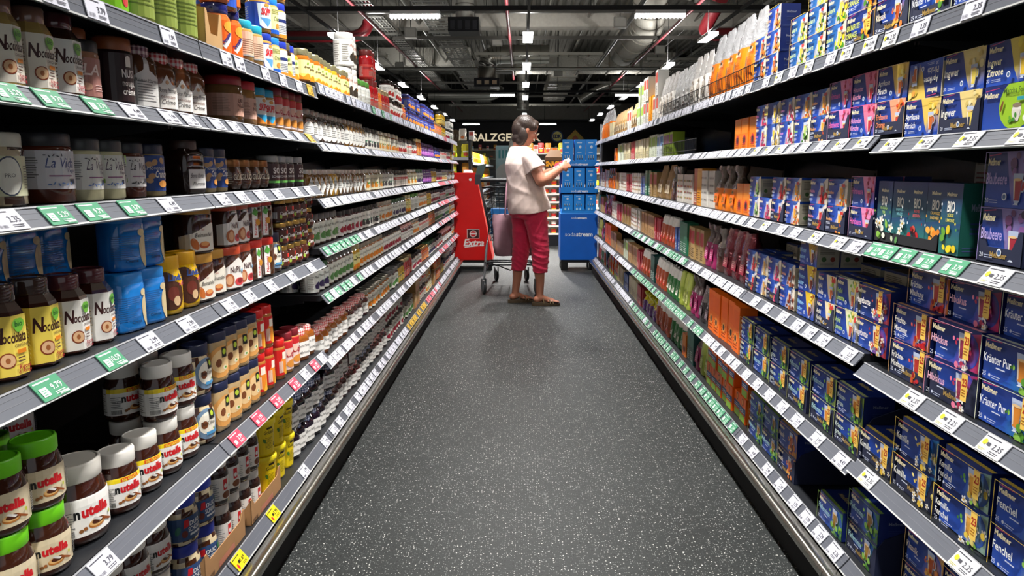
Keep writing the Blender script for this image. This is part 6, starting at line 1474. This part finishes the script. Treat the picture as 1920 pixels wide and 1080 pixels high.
# ------------------------------------------------------------------ the shopper
class Blob:
    """overlapping closed solids, fused into one skin"""
    def __init__(s): s.mb = MB()
    def ell(s, c, r, M=None, n=20):
        c = Vector(c); pts = []; fs = []; h = n//2
        for i in range(h+1):
            a = pi*i/h
            for k in range(n):
                b = 2*pi*k/n; v = Vector((r[0]*sin(a)*cos(b), r[1]*sin(a)*sin(b), r[2]*cos(a)))
                pts.append(c+((M @ v) if M else v))
        for i in range(h):
            for k in range(n):
                k2 = (k+1) % n
                if i == 0: fs.append((0, (i+1)*n+k, (i+1)*n+k2))
                elif i == h-1: fs.append((i*n+k, h*n, i*n+k2))
                else: fs.append((i*n+k, (i+1)*n+k, (i+1)*n+k2, i*n+k2))
        s.mb.add(pts, fs, '#fff', 0)
        return s
    def limb(s, path):
        # path: [(point, radius)], rounded at each joint
        for (p, r) in path: s.ell(p, (r, r, r), n=16)
        for (p, r), (q, t) in zip(path, path[1:]):
            P, Q = Vector(p), Vector(q); s.mb.tube([P, P.lerp(Q, .5), Q], [r, (r+t)/2, t], '#fff', 0, 16)
        return s
    def loft(s, R):
        # R: (centre, half depth, half width, yaw)
        rr = []
        for c, a, b, yw in R:
            ring = []
            for k in range(28):
                g = 2*pi*k/28; x, y = a*cos(g), b*sin(g)
                ring.append((c[0]+x*cos(yw)-y*sin(yw), c[1]+x*sin(yw)+y*cos(yw), c[2]))
            rr.append(ring)
        rings(s.mb, rr, '#fff', 0); return s
    def skin(s, name, voxel, smooth, m, parent=None, fn=None, rot=None):
        me = bpy.data.meshes.new(name); me.from_pydata([tuple(v) for v in s.mb.v], [], s.mb.f); me.update()
        o = bpy.data.objects.new(name, me); COL.objects.link(o)
        import bmesh
        bm = bmesh.new(); bm.from_mesh(me); bmesh.ops.remove_doubles(bm, verts=bm.verts, dist=1e-5); bmesh.ops.recalc_face_normals(bm, faces=bm.faces); bm.to_mesh(me); bm.free()
        md = o.modifiers.new('r', 'REMESH'); md.mode = 'VOXEL'; md.voxel_size = voxel
        if smooth: sm = o.modifiers.new('s', 'SMOOTH'); sm.iterations = smooth; sm.factor = .5
        dg = bpy.context.evaluated_depsgraph_get(); dg.update()
        out = bpy.data.meshes.new_from_object(o.evaluated_get(dg))
        bpy.data.objects.remove(o)
        if fn:
            ns = [v.normal.copy() for v in out.vertices]
            for v, nn in zip(out.vertices, ns): v.co = fn(v.co.copy(), nn)
        out.materials.clear(); out.materials.append(m)
        out.polygons.foreach_set('use_smooth', [True]*len(out.polygons)); out.update()
        o = bpy.data.objects.new(name, out); COL.objects.link(o)
        if parent: o.parent = parent
        return o
M_SKIN = mat('skin', '#a86e56', rough=.5, var=.12, vscale=9, bump=.12, bscale=90)
M_SKIN.node_tree.nodes['Principled BSDF'].inputs['Subsurface Weight'].default_value = .12
M_SKIN.node_tree.nodes['Principled BSDF'].inputs['Subsurface Scale'].default_value = .02
def cloth(name, col, noise=140, b=.3, dots=None):
    m = mat(name, col, rough=.85, var=.06, vscale=30, bump=b, bscale=noise, sheen=.2)
    if dots:
        nt = m.node_tree; L = nt.links; v = nt.nodes.new('ShaderNodeTexVoronoi'); v.inputs['Scale'].default_value = 60; v.feature = 'DISTANCE_TO_EDGE'
        tc = nt.nodes.new('ShaderNodeTexCoord'); L.new(tc.outputs['Object'], v.inputs['Vector'])
        cr = nt.nodes.new('ShaderNodeValToRGB'); cr.color_ramp.elements[0].position = .02; cr.color_ramp.elements[1].position = .12
        cr.color_ramp.elements[0].color = (*lin(dots), 1); cr.color_ramp.elements[1].color = (*lin(col), 1)
        L.new(v.outputs['Distance'], cr.inputs['Fac']); L.new(cr.outputs['Color'], nt.nodes['Principled BSDF'].inputs['Base Color'])
    return m
M_SHIRT = cloth('pale_cotton', '#d3bdb4', 300, .1); M_PANTS = cloth('crimson_cotton', '#c41c44', 260, .15)
M_HAIR = mat('dark_hair', '#2c1e17', rough=.5, var=.35, vscale=6)
def hair_bump(m):
    nt = m.node_tree; L = nt.links; tc = nt.nodes.new('ShaderNodeTexCoord'); mp = nt.nodes.new('ShaderNodeMapping'); mp.inputs['Scale'].default_value = (130, 130, 9)
    n = nt.nodes.new('ShaderNodeTexNoise'); n.inputs['Scale'].default_value = 1.6; L.new(tc.outputs['Object'], mp.inputs[0]); L.new(mp.outputs[0], n.inputs['Vector'])
    bp = nt.nodes.new('ShaderNodeBump'); bp.inputs['Strength'].default_value = .6; bp.inputs['Distance'].default_value = .004; L.new(n.outputs['Fac'], bp.inputs['Height']); L.new(bp.outputs['Normal'], nt.nodes['Principled BSDF'].inputs['Normal'])
    return m
hair_bump(M_HAIR)
PY = 6.56; PSI = radians(24)
fw = Vector((cos(PSI), sin(PSI), 0)); rt = Vector((sin(PSI), -cos(PSI), 0)); UP = Vector((0, 0, 1))
def W(x, y, z): return Vector((x, y, z))
HC = W(.035, PY+.01, 1.497); HY = radians(12); HP = radians(24)
HM = Matrix.Rotation(HY, 3, 'Z') @ Matrix.Rotation(HP, 3, 'Y')
def hd(x, y, z): return HC+HM @ Vector((x, y, z))
SR, SL_ = W(.06, PY-.165, 1.275), W(-.045, PY+.16, 1.275)
ER, EL = W(.165, PY-.21, 1.062), W(.1, PY+.24, 1.07)
WR, WL = W(.318, PY-.12, 1.168), W(.29, PY+.1, 1.165)
HIP = W(.05, PY, .86)
HR, HL = W(.105, PY-.075, .83), W(.015, PY+.07, .83)
KR, KL = W(.158, PY-.085, .485), W(-.005, PY+.06, .49)
AR, AL = W(.155, PY-.09, .1), W(-.058, PY+.055, .1)
b = Blob()
# head
b.ell(hd(-.012, 0, .022), (.092, .073, .086), HM); b.ell(hd(.03, 0, -.032), (.058, .054, .078), HM); b.ell(hd(.012, 0, -.07), (.05, .05, .04), HM)
b.ell(hd(.056, 0, -.098), (.026, .026, .02), HM); b.ell(hd(.074, 0, .032), (.018, .045, .014), HM); b.ell(hd(.062, 0, .055), (.022, .05, .03), HM)
b.limb([(hd(.083, 0, .012), .0075), (hd(.1, 0, -.012), .009), (hd(.108, 0, -.028), .0125)])
for s in (-1, 1):
    b.ell(hd(.1, s*.011, -.031), (.009, .007, .007), HM); b.ell(hd(.058, s*.032, -.03), (.026, .022, .026), HM)
    b.ell(hd(-.004, s*.073, -.008), (.017, .007, .029), HM @ Matrix.Rotation(-.2, 3, 'Y')); b.ell(hd(.0, s*.071, -.03), (.01, .006, .012), HM)
    b.ell(hd(.076, s*.028, .012), (.011, .014, .009), HM)
b.ell(hd(.086, 0, -.055), (.01, .021, .0055), HM); b.ell(hd(.083, 0, -.066), (.011, .019, .006), HM); b.ell(hd(.078, 0, -.078), (.008, .02, .006), HM)
# neck and trunk
b.limb([(hd(-.03, 0, -.05), .056), (W(-.02, PY, 1.36), .06), (W(-.015, PY, 1.28), .068)])
T = [(.0, 1.3, .05, .09), (.0, 1.27, .08, .14), (.0, 1.2, .115, .175), (.01, 1.08, .125, .17), (.03, .98, .135, .17), (.04, .9, .14, .18), (.05, .82, .14, .185), (.055, .76, .12, .17)]
b.loft([(W(x, PY, z), a, w_, PSI) for x, z, a, w_ in reversed(T)])
for S, E_, Wr in ((SR, ER, WR), (SL_, EL, WL)):
    b.limb([(S-UP*.012, .046), (S.lerp(E_, .4), .05), (E_+W(-.005, 0, .01), .05), (E_.lerp(Wr, .25), .05), (E_.lerp(Wr, .7), .036), (Wr, .0265)])
# hands: palm, four fingers, thumb, closed on the packet
def hand(Wr, E_, side):
    d = (Wr-E_).normalized(); n = (Vector((0, 0, 1))*.55+rt*side*.85).normalized(); n = (n-d*n.dot(d)).normalized(); s = d.cross(n).normalized()   # n: back of the hand
    if s.z < 0: s = -s
    p = Wr+d*.045
    MM = Matrix((d, s, n)).transposed()
    b.ell(Wr+d*.015, (.03, .027, .021), MM); b.ell(p, (.045, .038, .0165), MM)
    for i, (ln, off) in enumerate(((.062, .03), (.07, .01), (.066, -.01), (.052, -.029))):
        k = p+d*.034+s*off; a1 = (d*.8-n*.55).normalized(); a2 = (d*.15-n*1).normalized(); a3 = (-d*.5-n*.8).normalized()
        j1 = k+a1*ln*.5; j2 = j1+a2*ln*.34; j3 = j2+a3*ln*.28
        b.limb([(k, .0095), (j1, .0088), (j2, .008), (j3, .007)])
    q = Wr+d*.025+s*.024; t1 = q+(d*.5+s*.5-n*.6).normalized()*.032; t2 = t1+(d*.75+s*.05-n*.6).normalized()*.028
    b.limb([(q, .013), (t1, .011), (t2, .0088)])
    return p, d, n, s
hr = hand(WR, ER, 1); hl = hand(WL, EL, -1)
for H_, K_, A_, dr in ((HR, KR, AR, radians(8)), (HL, KL, AL, radians(20))):
    f = Vector((cos(dr), sin(dr), 0)); sd = Vector((-sin(dr), cos(dr), 0))
    b.limb([(H_, .098), (H_.lerp(K_, .5), .082), (K_, .06), (K_.lerp(A_, .3)-f*.012, .055), (K_.lerp(A_, .7), .039), (A_, .031), (A_-UP*.035, .033)])
    b.ell(A_-f*.022-UP*.045, (.034, .03, .03), Matrix.Rotation(dr, 3, 'Z'))
    b.limb([(A_-UP*.03+f*.01, .03), (A_-UP*.048+f*.06, .024), (A_-UP*.058+f*.11, .019)])
    b.ell(A_-UP*.062+f*.1, (.05, .04, .015), Matrix.Rotation(dr, 3, 'Z'))
    for i in range(5): t = -.032+i*.015; b.limb([(A_-UP*.064+f*.135+sd*t, .0085), (A_-UP*.067+f*(.165-abs(t+.01)*.25)+sd*t, .0075 if i else .009)])
person = b.skin('person', .0052, 3, M_SKIN)
person['category'] = 'person'; person['label'] = 'woman in pale pink T-shirt and crimson cropped trousers reading a packet, facing the tea shelves'
# eyes, brows and lips
mb = MB()
for s in (-1, 1): mb.lathe([(.0002, -.0105, '#eee6df'), (.006, -.0085, '#eee6df'), (.0105, 0, '#eee6df'), (.006, .0085, '#3a2a20'), (.0002, .0105, '#1a1210')], 14, GLOSS) if False else None
for s in (-1, 1):
    e = MB(); pts = []
    e.lathe([(.0004, .0098, '#14100e'), (.0032, .0092, '#4a3424'), (.0055, .0082, '#efe8e2'), (.0095, .002, '#efe8e2'), (.0095, -.004, '#efe8e2')], 14, GLOSS, caps=True)
    o = e.obj('eye', person); q = (HM @ Matrix.Rotation(radians(90+16), 3, 'Y')).to_4x4(); q.translation = hd(.073, s*.028, .0075); o.matrix_world = q; o.matrix_local = q
    e = MB(); e.tube([hd(.084, s*.014, .0295), hd(.086, s*.028, .034), hd(.076, s*.046, .03)], [.002, .003, .0015], '#3a2a20', MATTE, 6); e.obj('eyebrow', person)
    e = MB(); e.tube([hd(.085, s*.016, .012), hd(.087, s*.028, .0145), hd(.08, s*.042, .01)], [.0012, .002, .001], '#5c3a2c', MATTE, 6); e.obj('eyelid', person)
e = MB(); e.tube([hd(.084, -.021, -.06), hd(.0955, -.008, -.0575), hd(.0965, 0, -.059), hd(.0955, .008, -.0575), hd(.084, .021, -.06)], [.002, .004, .0035, .004, .002], '#9a4f48', MATTE, 8); e.obj('lips', person)
# hair
h = Blob()
h.ell(hd(-.022, 0, .036), (.098, .084, .086), HM); h.ell(hd(.035, 0, .078), (.05, .06, .032), HM)
h.ell(HC+W(-.058, -.0, .005), (.066, .084, .1)); h.ell(HC+W(-.064, -.0, -.066), (.06, .08, .066))
for s in (-1, 1):
    h.ell(HC+W(-.03, s*.056-.008, -.045), (.042, .03, .075)); h.ell(hd(.036, s*.058, .045), (.035, .022, .032), HM @ Matrix.Rotation(.5, 3, 'Y')); h.ell(HC+W(-.05, s*.05-.005, -.095), (.042, .03, .042))
def hf(c, n):
    q = (HM.transposed() @ (c-HC)); a = math.atan2(q.y, q.x+.02)
    return c+n*(.0012*sin(a*34+q.z*20)+.0008*sin(a*71))
h.skin('hair', .006, 2, M_HAIR, person, hf)
# trousers
t = Blob()
for H_, K_, A_ in ((HR, KR, AR), (HL, KL, AL)):
    c_ = K_.lerp(A_, .52); t.limb([(H_+UP*.02, .112), (H_.lerp(K_, .5), .094), (K_, .08), (K_.lerp(A_, .25), .075), (c_, .064)])
t.loft([(W(x, PY, z), a, w_, PSI) for x, z, a, w_ in ((.05, .76, .135, .17), (.05, .8, .155, .19), (.05, .87, .145, .18), (.04, .94, .12, .15))])
t.ell(HR-fw*.06+UP*.0, (.085, .09, .1)); t.ell(HL-fw*.06+UP*.0, (.085, .09, .1))
def tf(c, n):
    leg = 1 if c.x*1.0 > .075 else 0
    low = max(0, min(1, (.74-c.z)/.3))
    fs = lambda x: (1-abs(sin(x)))**2-.33
    k = .006*low*fs(c.z*62+7*c.x+6*sin(c.x*9)+(1 if leg else 0))+.005*low*fs(c.z*37+c.x*14+c.y*8)+.007*(1-low)*fs(c.z*24-c.x*13+2*sin(c.x*20)+c.y*6)+.003*(1-low)*fs(c.z*50+c.x*10)
    c = c+n*k
    if c.z < .292: c.z = .292+(c.z-.292)*.04
    return c
t.skin('trousers', .007, 4, M_PANTS, person, tf)
# T-shirt
s_ = Blob()
s_.loft([(W(x, PY+.0, z), a, w_, PSI) for x, z, a, w_ in ((.06, .79, .175, .215), (.06, .84, .18, .215), (.045, .93, .17, .205), (.03, 1.02, .158, .197), (.015, 1.12, .145, .195), (.0, 1.21, .135, .2), (-.006, 1.27, .118, .178), (-.014, 1.31, .1, .14), (-.02, 1.34, .084, .108), (-.024, 1.358, .076, .092))])
for S, E_ in ((SR, ER), (SL_, EL)):
    s_.limb([(S-UP*.012, .064), (S.lerp(E_, .25), .072), (S.lerp(E_, .5)+W(.006, 0, 0), .079)])
def sf(c, n):
    q = c-W(0.03, PY, 1.0); u = q.dot(fw); v = q.dot(rt)
    fs = lambda x: (1.02-sqrt(sin(x)**2+.07))**2-.25
    ml = max(0, min(1, (c.z-.98)/.08))*max(0, min(1, (1.24-c.z)/.12)); mw = max(0, 1-abs(c.z-.96)/.09); mb_ = max(0, min(1, (.93-c.z)/.06))
    fold = .011*ml*fs(13*v+5*u+8*q.z+.8*sin(6*q.z+3*v))+.013*mw*fs(20*(q.z+.35*u+.12*v)+.5*sin(9*v))+.010*mb_*fs(10*v+9*u-4*q.z)+.0025*fs(30*u-22*q.z+9*v)
    c = c+n*fold
    # loose rounded hem, lower at the back
    hem = .795-.03*max(-1, min(1, -u/.15))+.012*sin(9*v)
    if c.z < hem: c.z = hem+(c.z-hem)*.05
    for S, E_ in ((SR, ER), (SL_, EL)):   # open sleeve ends
        ax = (E_-S).normalized(); d = (c-S).dot(ax)
        if d > .125 and (c-S-ax*d).length < .11 and abs((c-S).dot(rt)) < .2 and (c-S-ax*d).length < .1 and c.z > 1.05: c = c-ax*(d-.125)*.95
    return c
s_.skin('t_shirt', .0075, 3, M_SHIRT, person, sf)
# sandals
for A_, dr in ((AR, radians(8)), (AL, radians(20))):
    sm = MB(); n = 24; O = Vector((A_.x, A_.y, 0)); f = Vector((cos(dr), sin(dr), 0)); sd = Vector((-sin(dr), cos(dr), 0))
    def out(z, g=0):
        r_ = []
        for k in range(n):
            a = 2*pi*k/n; x = cos(a); y = sin(a)
            r_.append(tuple(O+f*(.055+(.125+g)*x)+sd*(.038+g+.006*x)*y*(1 if x > -.2 else .88)+UP*(z+(.012 if x < 0 and z > .01 else 0))))
        return r_
    rings(sm, [out(.001), out(.012, .001), out(.02, .0)], '#4a3c2a', PRINT, smooth=False)
    so = sm.obj('sandal', person)
    st = MB()
    for x, w_, hh in ((.1, .046, .042), (.075, .044, .052), (.02, .037, .075)):
        P = [O+f*(x+.012*abs(q))+sd*w_*q+UP*(.018+hh*(1-q*q)**.5*.75) for q in [-1+2*i/10 for i in range(11)]]
        st.tube(P, .0055, '#5a4a30', PRINT, 6)
    st.tube([O+f*.02+UP*.075, O+f*.06+UP*.06, O+f*.105+UP*.046], .006, '#5a4a30', PRINT, 6)
    st.tube([O-f*.045+sd*.0+UP*.035, O-f*.02+sd*.034+UP*.045, O+f*.02+sd*.037+UP*.04], .005, '#5a4a30', PRINT, 6)
    st.obj('strap', so)
p, d, n_, s2 = hr
mb = MB(); mb.box(-.07, .07, -.045, .045, -.012, .012, '#e6dcd6'); A = Art(mb, .14, .09, lambda u, v, o: (u-.07, v-.045, .012+o), base=1); A.rect(0, .3, .6, 1, '#c8243a'); A.ell(.75, .5, .2, .2, '#d8b0a8'); A.rect(.1, .1, .9, .22, '#7a2a3a')
A = Art(mb, .14, .024, lambda u, v, o: (u-.07, -.045-o, v-.012), base=1); A.rect(.1, 0, .6, 1, '#c8243a')
o = mb.obj('food_packet', loc=(p+hl[0])/2+W(.0, .0, .022), rot=(radians(30), radians(-20), radians(-30)))
o['category'] = 'packet'; o['label'] = "small white and red packet held in the woman's hands"
